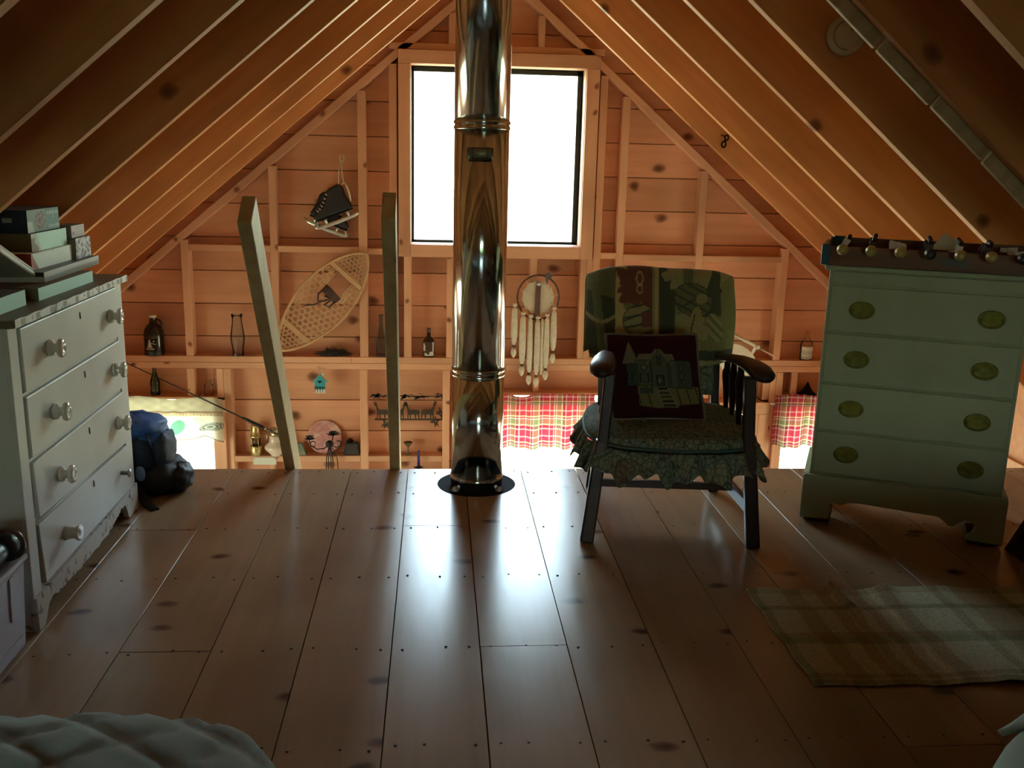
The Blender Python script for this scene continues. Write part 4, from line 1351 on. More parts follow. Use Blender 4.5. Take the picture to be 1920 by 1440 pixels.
MB().sweep([(-0.02, 0.12, 0.02), (-0.06, 0.09, 0.03), (-0.12, 0.06, 0.005), (-0.18, 0.03, -0.02)], [(0.012, 0.003)] * 4, side=(0, 1, 0), n=8).build('wrist_strap', M_blackp, to)

# ================================================================== bedding
def quilt_fn(cx, cy, ax, ay, zt, drop, pit, p=5.5, cell=0.17):
    def fn(u, w):
        if w < 0.72:
            r_ = w / 0.72 * 0.955
            x, y = rounded(u, r_, ax, ay, p)
            k = r_ / 0.955
            zz = zt - 0.045 * k ** 10
        else:
            q = (w - 0.72) / 0.28
            x, y = rounded(u, 0.955 + 0.045 * sin(min(1, q * 2.2) * pi / 2), ax, ay, p)
            zz = zt - 0.045 - drop * q
        a, b_ = (x + y * 1.25) / cell, (x - y * 1.25) / cell
        d_ = min(abs(a - round(a)), abs(b_ - round(b_)))
        zz -= pit * 1.0 * math.exp(-(d_ / 0.10) ** 2) * (1 if w < 0.75 else 0.3)
        zz += 0.004 * sin(13 * x + 5 * y) * sin(11 * y - 4 * x)
        return (x + cx, y + cy, zz)
    return fn


M_quilt = plain('white_quilt', (0.42, 0.60, 0.64), 0.85, noise=0.08, nscale=30, bmp=0.15, sheen=0.2)
bd = thing('bed', 'low bed under a pale diamond quilted cover at the lower left', 'bed', (-0.90, 0.45, 0))
MB().grid(quilt_fn(0, 0, 0.715, 1.05, 0.535, 0.30, 0.012, 7.0), 280, 120).build('quilt', M_quilt, bd)
blob((0, 0, 0.31), (0.66, 0.95, 0.13), 8, 0).build('mattress', plain('ticking', (0.5, 0.5, 0.46), 0.9), bd)
MB().box(-0.66, 0.66, -0.94, 0.94, 0.13, 0.178).build('bed_frame', M_brown, bd, bevel=0.005)
for x in (-0.6, 0.6):
    for y in (-0.88, 0.88):
        MB().bar((x, y, 0), (x, y, 0.13), 0.06, 0.06, side=(1, 0, 0)).build('leg', M_brown, bd, bevel=0.004)
b2 = thing('low_mattress', 'white bedding with a folded over sheet at the lower right corner', 'bedding', (1.42, 0.62, 0))
M_sheet = plain('white_sheet', (0.45, 0.60, 0.55), 0.9, noise=0.06, nscale=8, bmp=0.2)
MB().grid(quilt_fn(0, 0, 0.600, 0.80, 0.535, 0.42, 0.0, 5.0), 120, 60).build('cover', M_sheet, b2)


def fold(u, w):
    x, y = 0.60 * (u - 0.08) + 0.0, 0.79 * w
    x = -0.46 + 0.95 * u + 0.30 * (1 - w)
    y = -0.05 + 0.80 * w
    k = min(u, 1 - w if w > 0.5 else 1) * 10
    zz = 0.545 + 0.028 * min(1, k) ** 0.5 - 0.05 * max(0, (w - 0.88) / 0.12) ** 2 - 0.03 * max(0, 0.05 - u) / 0.05 + 0.004 * sin(9 * x + 3) * sin(7 * y)
    return (x, y, zz)


MB().grid(fold, 40, 40).build('folded_sheet', M_sheet, b2, solid=0.012)
blob((0, 0, 0.235), (0.53, 0.71, 0.20), 7).build('mattress', plain('mattress_ticking', (0.4, 0.42, 0.36), 0.9), b2)
MB().box(-0.5, 0.5, -0.68, 0.68, 0, 0.05).build('slatted_base', M_brown, b2, bevel=0.004)

# ================================================================== rug
RA, RB, RC, RDK = (0.47, 0.52, 0.36), (0.17, 0.165, 0.12), (0.19, 0.125, 0.10), (0.12, 0.125, 0.09)


def rug_col(u, w):
    def band(t_, lst):
        for a, b_, k in lst:
            if a < t_ < b_: return k
        return 0
    x = u * 1.0
    k1 = band(x, ((0.0, 0.035, 2), (0.12, 0.19, 1), (0.24, 0.29, 3), (0.29, 0.33, 1), (0.36, 0.40, 3), (0.43, 0.45, 4), (0.46, 0.52, 1), (0.66, 0.70, 1), (0.74, 0.88, 1), (0.88, 0.92, 2)))
    k2 = band(w, ((0.0, 0.04, 2), (0.06, 0.10, 1), (0.38, 0.45, 2), (0.45, 0.50, 1), (0.74, 0.79, 2), (0.93, 1.0, 1)))
    c = list(RA)
    for k in (k1, k2):
        f = {0: (1, 1, 1), 1: (0.80, 0.73, 0.66), 2: (0.66, 0.68, 0.62), 3: (0.84, 0.68, 0.60), 4: (1.25, 1.2, 1.1)}[k]
        c = [q * z_ for q, z_ in zip(c, f)]
    n_ = 0.80 + 0.4 * random.random()
    return tuple(q * n_ for q in c)


def rug(u, w):
    x = 1.045 + 0.95 * u + 0.004 * sin(20 * w)
    y = 2.272 + 0.60 * w + 0.006 * sin(11 * u + 1) * (1 if w > 0.5 else 0.6) + 0.004 * sin(29 * u) * abs(w - 0.5) * 2
    zz = 0.004 + 0.003 * (1 + sin(9 * u + 2) * sin(8 * w))
    zz += 0.036 * math.exp(-((u - 0.30 - 0.10 * (1 - w)) / 0.016) ** 2) * max(0, w - 0.55) / 0.45
    zz += 0.014 * math.exp(-((u - 0.50) / 0.03) ** 2) * max(0, w - 0.8) / 0.2
    zz += 0.010 * math.exp(-((u - 0.60) / 0.04) ** 2) * max(0, 0.2 - w) / 0.2
    return (x - 1.52, y - 2.57, zz)


solo(MB().grid(rug, 200, 130, col=rug_col), 'rug', printed('woven_rug', 0.95, 0, 0.4, 220), 'pale plaid cotton rug with a rippled edge on the floorboards', 'rug', (1.52, 2.57, 0.0005), solid=0.003)

# ================================================================== framed panel at the right edge
fp = thing('framed_panel', 'dark framed panel leaning on the roof slope beside the green chest', 'framed panel', (2.155, 2.86, 0.004), 0, rot=(0, radians(27), 0))
MB().box(0.006, 0.014, -0.30, 0.30, 0.03, 0.80).build('panel', plain('dark_panel', (0.012, 0.013, 0.016), 0.3), fp)
for a, b_, c, d_ in ((-0.34, -0.30, 0, 0.84), (0.30, 0.34, 0, 0.84), (-0.30, 0.30, 0, 0.04), (-0.30, 0.30, 0.80, 0.84)):
    MB().box(0, 0.022, a, b_, c, d_).build('frame', M_brown, fp, bevel=0.003)

# ================================================================== smoke alarm and clip on the rafters
sa = thing('smoke_alarm', 'round off white smoke alarm on the side of a roof rafter', 'smoke alarm', (1.53, 3.6785, 1.881))
M_alarm = plain('aged_white_plastic', (0.50, 0.48, 0.36), 0.5)
MB().lathe([(0.070, 0.0), (0.072, -0.006), (0.072, -0.022), (0.066, -0.030), (0.054, -0.034), (0.052, -0.032), (0.050, -0.036), (0.02, -0.039), (1e-6, -0.039)], 44, axis='y').build('case', M_alarm, sa)
mb = MB()
for k in range(26):
    a = radians(110 + 6.4 * k)
    mb.box(-0.0012, 0.0012, -0.0365, -0.0325, -0.0012, 0.0012)
    for i in range(8):
        q = mb.v[-8 + i]
        mb.v[-8 + i] = (q[0] + 0.052 * cos(a), q[1], q[2] + 0.052 * sin(a))
vn = mb.build('vent_hole', M_dark, sa)
MB().lathe([(0.009, -0.0375), (0.009, -0.041), (1e-6, -0.0412)], 16, (0.016, 0, 0.024), 'y').build('test_button', plain('tan_button', (0.30, 0.25, 0.12), 0.5), sa)
MB().lathe([(0.004, -0.037), (0.004, -0.0405), (1e-6, -0.041)], 12, (0.032, 0, 0.012), 'y').build('indicator', M_dark, sa)
hk = thing('snap_hook', 'small dark snap hook hanging from a rafter on the right slope', 'hook', (1.825, 6.106, 1.535))
MB().tube([(0.012 * cos(a) + 0.01, -0.008, 0.03 + 0.016 * sin(a)) for a in [2 * pi * i / 16 for i in range(16)]], 0.0045, 8, closed=True).build('ring', M_black, hk)
MB().tube([(0.014 * cos(a) - 0.006, -0.01, -0.012 + 0.018 * sin(a)) for a in [2 * pi * i / 16 for i in range(16)]], 0.005, 8, closed=True).bar((0.004, -0.009, 0.016), (-0.001, -0.01, 0.004), 0.012, 0.010).build('clip', M_black, hk)
MB().tube([(-0.025, 0.004, 0.045), (-0.016, -0.006, 0.042), (0.0, -0.008, 0.036)], 0.003, 6).build('screw_eye', M_black, hk)

# ================================================================== things on the gable wall
SH = 0.0112                                   # top of the long shelf plate


def bottle(name, label, x, y, z, prof, mat, cat='bottle', n=28, sq=1.0):
    t_ = thing(name, label, cat, (x, y, z))
    mb = MB().lathe(prof, n)
    mb.v = [(q[0], q[1] * sq, q[2]) for q in mb.v]
    mb.build('glass', mat, t_)
    return t_


M_amber = plain('dark_amber_glass', (0.010, 0.008, 0.008), 0.12, spec=0.6)
gr = bottle('growler', 'dark brown glass growler jug with white cap on the left of the long shelf', -1.955, 6.645, SH, [(0.055, 0), (0.064, 0.004), (0.067, 0.012), (0.067, 0.145), (0.063, 0.175), (0.045, 0.205), (0.027, 0.225), (0.022, 0.24), (0.021, 0.262), (0.023, 0.268)], M_amber, 'jug', 36)
MB().lathe([(0.0235, 0.264), (0.0245, 0.266), (0.0245, 0.279), (0.022, 0.282), (1e-6, 0.282)], 24).build('cap', M_white, gr)
MB().tube([(0.018, 0, 0.25), (0.042, 0, 0.247), (0.056, 0, 0.225), (0.056, 0, 0.19), (0.05, 0, 0.178)], 0.0065, 8).build('handle', M_amber, gr)


def tree_print(u, w):
    x, z_ = (u - 0.45), w
    W = (0.50, 0.50, 0.45)
    if 0.30 < z_ < 0.95 and abs(x) < 0.34 * (1.0 - z_) * (0.75 + 0.25 * sin(z_ * 40)) + 0.02 and sin(x * 60 + z_ * 37) * sin(z_ * 71) > -0.55: return W
    if 0.12 < z_ < 0.28 and abs(x) < 0.36 and sin(x * 75) > -0.3 and abs(z_ - 0.2) < 0.06: return W
    if ell(x, z_, 0.34, 0.80, 0.055, 0.055) < 1: return W
    if abs(z_ - 0.66 + 0.3 * (x - 0.15)) < 0.02 and 0.1 < x < 0.5: return W
    return (0.010, 0.008, 0.008)


MB().grid(lambda u, w: (0.0674 * sin(-0.75 + 1.25 * u), -0.0674 * cos(-0.75 + 1.25 * u), 0.035 + 0.09 * w), 60, 60, col=tree_print).build('printed_emblem', printed('glass_print', 0.25), gr)

bottle('lamp_chimney', 'clear wavy glass lamp chimney standing beside the ladder on the shelf', -1.385, 6.648, SH, [(0.040, 0), (0.039, 0.02), (0.037, 0.04), (0.044, 0.075), (0.049, 0.115), (0.047, 0.155), (0.040, 0.20), (0.034, 0.235), (0.033, 0.265), (0.039, 0.292), (0.0385, 0.292), (0.032, 0.264), (0.033, 0.235), (0.039, 0.20), (0.046, 0.155), (0.048, 0.115), (0.043, 0.075), (0.036, 0.04), (0.038, 0.0)], clear('chimney_glass', (0.92, 0.93, 0.93), 0.12, 0.17), 'lamp glass')
bottle('glass_bottle', 'tall clear dusty bottle half hidden behind the right ladder rail', -0.388, 6.65, SH, [(0.034, 0), (0.037, 0.004), (0.037, 0.115), (0.035, 0.14), (0.026, 0.175), (0.018, 0.215), (0.015, 0.25), (0.0145, 0.285), (0.017, 0.288), (0.017, 0.298), (0.014, 0.30)], clear('dusty_glass', (0.66, 0.70, 0.66), 0.3, 0.2))
fk = bottle('flask_bottle', 'flat brown flask bottle with a torn white label on the shelf', -0.052, 6.65, SH, [(0.036, 0), (0.041, 0.005), (0.041, 0.105), (0.036, 0.125), (0.018, 0.145), (0.013, 0.155), (0.012, 0.185)], clear('brown_glass', (0.30, 0.15, 0.08), 0.04, 0.4), n=32, sq=0.55)
MB().lathe([(0.0135, 0.178), (0.0145, 0.18), (0.0145, 0.205), (0.012, 0.208), (1e-6, 0.208)], 18).build('cap', plain('brown_cap', (0.06, 0.025, 0.015), 0.4), fk)


def torn(u, w):
    q = sin(u * 9 + 1) * 0.12 + sin(u * 23) * 0.05
    if (w < 0.22 + q and u > 0.15) or (u < 0.22 and 0.35 < w < 0.75 + q) or (u > 0.8 and w > 0.3): return (0.55, 0.52, 0.46)
    return (0.07, 0.035, 0.022)


MB().grid(lambda u, w: (0.0415 * sin(-1.1 + 2.2 * u), -0.0232 * cos(-1.1 + 2.2 * u) - 0.0003, 0.01 + 0.10 * w), 40, 40, col=torn).build('torn_label', printed('paper_label', 0.6), fk)
cb = bottle('label_bottle', 'small clear bottle with a white label on the shelf beside the green chest', 2.718, 6.65, SH + 0.0002, [(0.040, 0), (0.044, 0.005), (0.044, 0.115), (0.038, 0.135), (0.020, 0.155), (0.011, 0.18), (0.010, 0.205), (0.013, 0.208), (0.013, 0.216)], M_clearg)
MB().grid(lambda u, w: (0.0446 * sin(-1.2 + 2.4 * u), -0.0446 * cos(-1.2 + 2.4 * u), 0.012 + 0.09 * w), 40, 30, col=lambda u, w: (0.30, 0.33, 0.27) if (0.35 < w < 0.7 and sin(u * 30) * sin(w * 40) > 0.0) else ((0.42, 0.44, 0.38) if w < 0.25 else (0.66, 0.67, 0.60))).build('paper_label', printed('white_label', 0.6), cb)
gb = bottle('green_bottle', 'slim green glass bottle on the header above the cream valance', -1.972, 6.66, -0.2788, [(0.030, 0), (0.033, 0.004), (0.033, 0.03), (0.030, 0.05), (0.033, 0.075), (0.031, 0.105), (0.021, 0.135), (0.014, 0.165), (0.012, 0.188), (0.014, 0.19), (0.014, 0.197)], M_greeng)
jg = bottle('glass_jug', 'small clear glass jug with a ring handle above the cream valance', -1.603, 6.655, -0.2788, [(0.028, 0), (0.032, 0.004), (0.032, 0.06), (0.028, 0.075), (0.013, 0.088), (0.012, 0.105), (0.014, 0.11)], M_clearg, 'jug')
MB().tube([(0.030 + 0.015 * cos(a), 0, 0.094 + 0.015 * sin(a)) for a in [2 * pi * i / 18 for i in range(18)]], 0.004, 8, closed=True).build('ring_handle', M_clearg, jg)
dk = bottle('square_bottle', 'small dark glass bottle on the door header behind the chair arm', 2.327, 6.615, -0.2968, [(0.026, 0), (0.028, 0.004), (0.028, 0.09), (0.018, 0.105), (0.010, 0.112), (0.010, 0.135)], clear('smoky_glass', (0.35, 0.3, 0.32), 0.05, 0.4), n=16)
MB().lathe([(0.0115, 0.128), (0.0115, 0.145), (1e-6, 0.146)], 14).build('stopper', M_black, dk)
mb = MB().lathe([(0.066, 0), (0.070, 0.003), (0.062, 0.008), (0.036, 0.03), (0.020, 0.06), (0.010, 0.082), (0.002, 0.096)], 24)
solo(mb, 'black_cone', M_black, 'black flared cone ornament on the header over the right plaid valance', 'ornament', (2.752, 6.645, -0.2498))

# twig nest
mb = MB()
rg = random.Random(12)
for k in range(150):
    a = rg.uniform(0, 2 * pi)
    r_ = 0.10 * rg.random() ** 0.6
    c = Vector((r_ * cos(a) * 1.05, r_ * sin(a) * 0.35, 0.008 + 0.045 * rg.random() * (1 - r_ / 0.13)))
    dv = Vector((rg.uniform(-1, 1), rg.uniform(-0.4, 0.4), rg.uniform(-0.1, 0.45))).normalized() * rg.uniform(0.02, 0.05)
    p0, p1 = c - dv, c + dv
    p0.z, p1.z = max(p0.z, 0.003), max(p1.z, 0.003)
    mb.tube([p0, (p0 + p1) / 2 + Vector((0, 0, 0.004)), p1], rg.uniform(0.0012, 0.0025), 4)
solo(mb, 'dried_sprig', plain('dried_twigs', (0.065, 0.06, 0.05), 0.9, noise=0.5, nscale=60), 'heap of dried dark sprigs on the shelf under the snowshoe', 'dried plant', (-0.73, 6.662, SH))

# ---- snowshoe
sn = thing('snowshoe', 'wooden snowshoe with rawhide lacing hung slanting on the gable studs', 'snowshoe', (-0.785, 6.592, 0.403), 0, rot=(0, radians(41.9), 0))
M_sn = plain('snowshoe_ash', (0.58, 0.36, 0.19), 0.5, noise=0.2, nscale=12)
M_lace = plain('rawhide', (0.66, 0.48, 0.28), 0.6)
HL = 0.455


def swd(t_):
    q = abs(t_ / HL)
    return 0.178 * max(0.0, 1 - q ** (2.1 if t_ > 0 else 1.75)) ** 0.72


tt = [HL * sin(pi * (i / 40 - 0.5)) for i in range(41)]
ol = [(swd(t_), 0, t_) for t_ in tt] + [(-swd(t_), 0, t_) for t_ in reversed(tt[1:-1])]
MB().tube(ol, 0.0105, 8, closed=True).build('frame', M_sn, sn)
for t_ in (0.25, -0.275):
    w_ = swd(t_) - 0.004
    MB().box(-w_, w_, -0.007, 0.007, t_ - 0.016, t_ + 0.016).build('crossbar', M_sn, sn, bevel=0.003)


def lacing(inside, sp, rad, x0=-0.2, x1=0.2, z0=-0.46, z1=0.46):
    mb = MB()
    for k_, ang in enumerate((0, 60, 120)):
        d_ = Vector((cos(radians(ang)), sin(radians(ang))))
        n_ = Vector((-d_.y, d_.x))
        for i in range(-40, 41):
            off = (i + 0.5 * (k_ == 0)) * sp
            run = []
            for q in range(-100, 101):
                pnt = n_ * off + d_ * (q * 0.008)
                if inside(pnt.x, pnt.y):
                    run.append((pnt.x, 0.002 * (k_ - 1), pnt.y))
                else:
                    if len(run) > 2: mb.tube([run[0], run[len(run) // 2], run[-1]], rad, 4, caps=False)
                    run = []
            if len(run) > 2: mb.tube([run[0], run[len(run) // 2], run[-1]], rad, 4, caps=False)
    return mb


def body_in(x, z_):
    if not (-0.262 < z_ < 0.225) or abs(x) > swd(z_) - 0.002: return False
    return not (0.09 < z_ < 0.235 and abs(x) < 0.062)


lb = lacing(body_in, 0.036, 0.0030)
for s_ in (-1, 1):
    for k in range(3):
        x = s_ * (0.066 + 0.018 * k)
        lb.tube([(x, 0, 0.08), (x * 1.02, 0, 0.24)], 0.0035, 4)
lb = lb.build('body_lacing', M_lace, sn)
lb['kind'] = 'stuff'
lt = lacing(lambda x, z_: 0.268 < z_ < HL and abs(x) < swd(z_), 0.026, 0.0021).build('toe_lacing', M_lace, sn)
lt['kind'] = 'stuff'
lt = lacing(lambda x, z_: -HL < z_ < -0.292 and abs(x) < swd(z_), 0.028, 0.0022).build('heel_lacing', M_lace, sn)
lt['kind'] = 'stuff'
M_lea = plain('brown_leather', (0.085, 0.042, 0.035), 0.6, noise=0.3, nscale=30)
MB().sweep([(-0.06, -0.012, 0.085), (-0.03, -0.03, 0.09), (0.02, -0.034, 0.085), (0.07, -0.012, 0.075)], [(0.03, 0.004)] * 4, side=(0, 0, 1), n=10).build('toe_strap', M_lea, sn)
MB().tube([(-0.055, -0.015, 0.08), (-0.06, -0.03, 0.03), (-0.03, -0.034, -0.01), (0.0, -0.03, 0.02), (0.02, -0.036, 0.06), (-0.02, -0.036, 0.05)], 0.007, 6).tube([(0.06, -0.015, 0.07), (0.055, -0.035, 0.01), (0.02, -0.03, 0.0), (0.03, -0.028, 0.05)], 0.006, 6).build('binding_strap', M_lea, sn)
MB().tube([(-0.01, -0.03, 0.0), (-0.035, -0.03, -0.05), (-0.075, -0.022, -0.095)], 0.005, 6).build('loose_strap', M_lea, sn)

# ---- hockey skates
M_boot = plain('black_skate_leather', (0.016, 0.017, 0.018), 0.5, noise=0.2, nscale=30)
M_blade = plain('skate_steel', (0.62, 0.61, 0.56), 0.28, 0.9)
M_lw = plain('lace', (0.62, 0.58, 0.48), 0.9)


def skate(label, loc, ang, flip):
    t_ = thing('ice_skate', label, 'ice skate', loc, 0, 'pair of skates hung by their laces', rot=(0, ang, 0))
    f = -1 if flip else 1
    pts = [(-0.138, 0.052), (-0.142, 0.075), (-0.130, 0.098), (-0.095, 0.112), (-0.055, 0.128), (-0.022, 0.165), (0.0, 0.215), (0.03, 0.228), (0.10, 0.236), (0.118, 0.20), (0.112, 0.15), (0.124, 0.10), (0.130, 0.07), (0.124, 0.052)]
    pts = [(f * a, b_) for a, b_ in pts]
    if f < 0: pts = pts[::-1]
    MB().prism(pts, -0.034, 0.034, 'y').build('boot', M_boot, t_, bevel=0.016, seg=3)
    MB().box(-0.14, 0.128, -0.032, 0.032, 0.046, 0.0515).build('sole', M_black, t_, bevel=0.002) if f > 0 else MB().box(-0.128, 0.14, -0.032, 0.032, 0.046, 0.0515).build('sole', M_black, t_, bevel=0.002)
    MB().sweep([(f * -0.155, 0, 0.030), (f * -0.150, 0, 0.012), (f * -0.13, 0, 0.004), (0, 0, 0.0), (f * 0.12, 0, 0.004), (f * 0.160, 0, 0.014)], [(0.004, 0.010), (0.004, 0.013), (0.005, 0.014), (0.005, 0.014), (0.005, 0.013), (0.004, 0.008)], side=(0, 1, 0), n=8, p=4).build('blade', M_blade, t_)
    for x, w_ in ((-0.075, 0.02), (0.085, 0.02)):
        MB().lathe([(0.008, 0.010), (0.009, 0.03), (0.018, 0.046)], 14, (f * x, 0, 0)).build('blade_post', M_blade, t_)
    MB().bar((f * -0.145, 0, 0.01), (f * -0.13, 0, 0.048), 0.008, 0.012, side=(0, 1, 0)).build('blade_post', M_blade, t_)
    mb = MB()
    for k in range(6):
        a = k / 5
        x, z_ = f * (-0.10 + 0.095 * a), 0.116 + 0.085 * a ** 1.4
        mb.tube([(x, -0.03, z_ - 0.006), (x - f * 0.006, 0.0, z_ + 0.004), (x, 0.03, z_ - 0.006)], 0.0032, 5)
        mb.ball((x + f * 0.004, -0.0345, z_ - 0.008), 0.005, 8, 6)
    mb.build('laces', M_lw, t_)
    return t_


sk1 = skate('black ice skate in front, toe down to the left, hung on the gable', (-0.672, 6.615, 0.955), radians(-21), False)
sk2 = skate('black ice skate behind, heel to the left and toe to the lower right', (-0.765, 6.668, 0.90), radians(22), True)
mb = MB()
for dx in (-0.012, 0.010):
    mb.tube([(-0.020 + dx * 0.2, -0.02, 0.372), (-0.028 + dx, -0.04, 0.30), (-0.022 + dx * 1.6, -0.045, 0.21)], 0.0036, 5)
mb.tube([(-0.018 + 0.014 * cos(a), -0.03, 0.380 + 0.022 * sin(a)) for a in [2 * pi * i / 12 for i in range(12)]], 0.0036, 5, closed=True)
mb.tube([(-0.02, -0.048, 0.21), (0.0, -0.05, 0.225), (0.02, -0.052, 0.19), (0.034, -0.05, 0.14), (0.040, -0.048, 0.10)], [0.004, 0.004, 0.006, 0.007, 0.003], 6)
q = Matrix.Rotation(radians(21), 4, 'Y')
mb.v = [tuple(q @ Vector(v_)) for v_ in mb.v]
mb.v = [(v_[0] + 0.065, v_[1], v_[2] + 0.02) for v_ in mb.v]
mb.build('hanging_lace', M_lw, sk1)

# ---- hoop wall hanging
dc = thing('hoop_hanging', 'round hide and hoop wall hanging with white tasselled rolls right of the stove pipe', 'wall hanging', (0.716, 6.596, 0.455))
M_wil = plain('dark_willow', (0.10, 0.05, 0.03), 0.6, noise=0.3, nscale=40)
M_hide = plain('pale_hide', (0.62, 0.55, 0.43), 0.8, noise=0.12, nscale=14)
M_fluff = plain('white_fur_roll', (0.72, 0.66, 0.54), 0.95, noise=0.14, nscale=40, bmp=0.4)
MB().tube([(0.147 * cos(a), 0, 0.157 * sin(a)) for a in [2 * pi * i / 48 for i in range(48)]], 0.006, 8, closed=True).build('hoop', M_wil, dc)
mb = MB()
n = 60
pts = [((0.113 + 0.004 * sin(a * 12)) * cos(a), (0.118 + 0.004 * sin(a * 12)) * sin(a)) for a in [2 * pi * i / n for i in range(n)]]
mb.prism(pts, 0.002, 0.006, 'y')
mb.build('hide_disc', M_hide, dc)
mb = MB()
for k in range(12):
    a = 2 * pi * k / 12 + 0.15
    mb.tube([(0.095 * cos(a), -0.001, 0.10 * sin(a)), (0.147 * cos(a), -0.004, 0.157 * sin(a))], 0.0022, 5)
mb.build('lashing', M_lace, dc)
MB().prism([(-0.020, 0.09), (-0.024, -0.13), (-0.016, -0.19), (0.002, -0.20), (0.012, -0.14), (0.016, 0.09)], -0.008, -0.003, 'y').build('leather_strip', plain('tan_leather', (0.16, 0.085, 0.06), 0.7, noise=0.3, nscale=25), dc)
MB().lathe([(0.017, 0), (0.017, -0.004), (0.012, -0.009), (1e-6, -0.011)], 20, (-0.002, -0.009, 0.10), 'y').build('metal_button', M_grey, dc)
MB().prism([(0.045, 0.17), (0.075, 0.18), (0.095, 0.15), (0.07, 0.13), (0.055, 0.09), (0.048, 0.13)], -0.01, -0.004, 'y').build('feather_tuft', plain('grey_feather', (0.12, 0.11, 0.12), 0.9), dc)
for k, (px, z0, z1, w_) in enumerate(((-0.165, -0.06, -0.345, 0.024), (-0.105, -0.12, -0.48, 0.025), (-0.052, -0.14, -0.545, 0.022), (0.000, -0.15, -0.56, 0.022), (0.034, -0.15, -0.555, 0.018), (0.066, -0.13, -0.51, 0.021), (0.114, -0.08, -0.385, 0.024))):
    z0 -= 0.0
    if k == 4:
        w_ = 0.016
    L = z0 - z1
    prof = [(0.006, z1), (w_ * 0.75, z1 + 0.03), (w_, z1 + L * 0.3), (w_ * 0.95, z1 + L * 0.6), (w_ * 0.75, z0 - 0.03), (0.007, z0)]
    dc_r = MB().lathe(prof, 14, (px, -0.012 - 0.004 * (k % 2), 0))
    rl = dc_r.build('fur_roll', M_fluff, dc)
    if k != 4:
        MB().lathe([(0.009, z1 - 0.012), (0.011, z1 - 0.006), (0.009, z1 + 0.006)], 10, (px, -0.014, 0)).build('bead', M_wil, rl)
        MB().lathe([(0.003, z1 - 0.086), (0.014, z1 - 0.072), (0.021, z1 - 0.05), (0.017, z1 - 0.022), (0.006, z1 - 0.012)], 14, (px - 0.001, -0.014, 0)).build('tassel', M_fluff, rl)
        MB().ball((px + 0.002, -0.012, z0 + 0.008), (0.018, 0.012, 0.014), 10, 8).build('knot', M_fluff, rl)

# ---- birdhouse ornament
bh = thing('birdhouse_ornament', 'tiny teal birdhouse with a heart hanging on a cord under the shelf', 'ornament', (-0.819, 6.612, -0.195))
M_tq = plain('turquoise_paint', (0.03, 0.33, 0.42), 0.5)
MB().prism([(-0.036, -0.045), (0.036, -0.045), (0.036, 0.035), (0, 0.075), (-0.036, 0.035)], -0.014, 0.004, 'y').build('house', M_tq, bh, bevel=0.002)
for s_ in (-1, 1):
    MB().bar((0, -0.006, 0.079), (s_ * 0.052, -0.006, 0.026), 0.026, 0.006, side=(0, 1, 0)).build('roof', plain('pale_teal', (0.12, 0.42, 0.45), 0.5), bh)
hp = [(0.016 * sin(a) ** 3 * 0.9, 0.012 * (0.8125 * cos(a) - 0.3125 * cos(2 * a) - 0.125 * cos(3 * a) - 0.0625 * cos(4 * a)) + 0.030) for a in [2 * pi * i / 24 for i in range(24)]]
MB().prism(hp[::-1], -0.017, -0.0142, 'y').build('heart', M_dark, bh)
MB().box(-0.036, 0.036, -0.018, -0.0142, -0.022, -0.006).build('hedge', plain('dark_teal', (0.01, 0.10, 0.10), 0.6), bh)
for k in range(4):
    x = -0.030 + 0.018 * k
    MB().prism([(x, -0.052), (x + 0.012, -0.052), (x + 0.012, -0.028), (x + 0.006, -0.020), (x, -0.028)], -0.022, -0.0182, 'y').build('picket', M_white, bh)
MB().ball((0.022, -0.01, 0.088), (0.010, 0.006, 0.012), 10, 8).build('bird', M_hide, bh)
MB().tube([(0, -0.004, 0.075), (-0.008, -0.003, 0.11), (-0.010, 0.004, 0.137)], 0.002, 5).tube([(0, -0.004, 0.075), (0.008, -0.003, 0.11), (0.004, 0.004, 0.137)], 0.002, 5).build('cord', M_cord, bh)

# ---- fishing rod
fr_ = thing('fishing_rod', 'black fishing rod slanting across the wall over the cream valance', 'fishing rod', (-1.60, 6.53, -0.26))
A_, B_ = Vector((-0.60, 0, 0.28)), Vector((0.62, 0, -0.34))
dirv = (B_ - A_).normalized()
MB().tube([A_, A_ + (B_ - A_) * 0.5, A_ + (B_ - A_) * 0.72], [0.003, 0.005, 0.0065], 8).build('blank', M_blackp, fr_)
MB().tube([A_ + (B_ - A_) * a for a in (0.70, 0.72, 0.80, 0.82)], [0.009, 0.012, 0.012, 0.009], 10).build('fore_grip', M_blackp, fr_)
MB().tube([A_ + (B_ - A_) * a for a in (0.82, 0.885)], 0.0085, 10).build('reel_seat', plain('bronze_seat', (0.10, 0.07, 0.05), 0.4, 0.5), fr_)
MB().tube([A_ + (B_ - A_) * a for a in (0.885, 0.89, 0.985, 1.0)], [0.010, 0.015, 0.015, 0.011], 12).build('rear_grip', M_blackp, fr_)
for a in (0.82, 0.885):
    MB().tube([A_ + (B_ - A_) * a, A_ + (B_ - A_) * (a + 0.006)], 0.011, 10).build('ferrule', M_brass, fr_)
for a, r_ in ((0.86, 0.014), (0.40, 0.007), (0.10, 0.005)):
    c = A_ + (B_ - A_) * a + Vector((0.006, 0, 0.008 + r_))
    MB().tube([(c.x + r_ * cos(q), c.y, c.z + r_ * 0.8 * sin(q)) for q in [2 * pi * i / 16 for i in range(16)]], 0.002, 5, closed=True).build('line_guide', M_black, fr_)
MB().tube([(-0.05, 0.0, 0.0), (-0.05, 0.09, 0.0)], 0.003, 5).build('hanging_peg', M_black, fr_)

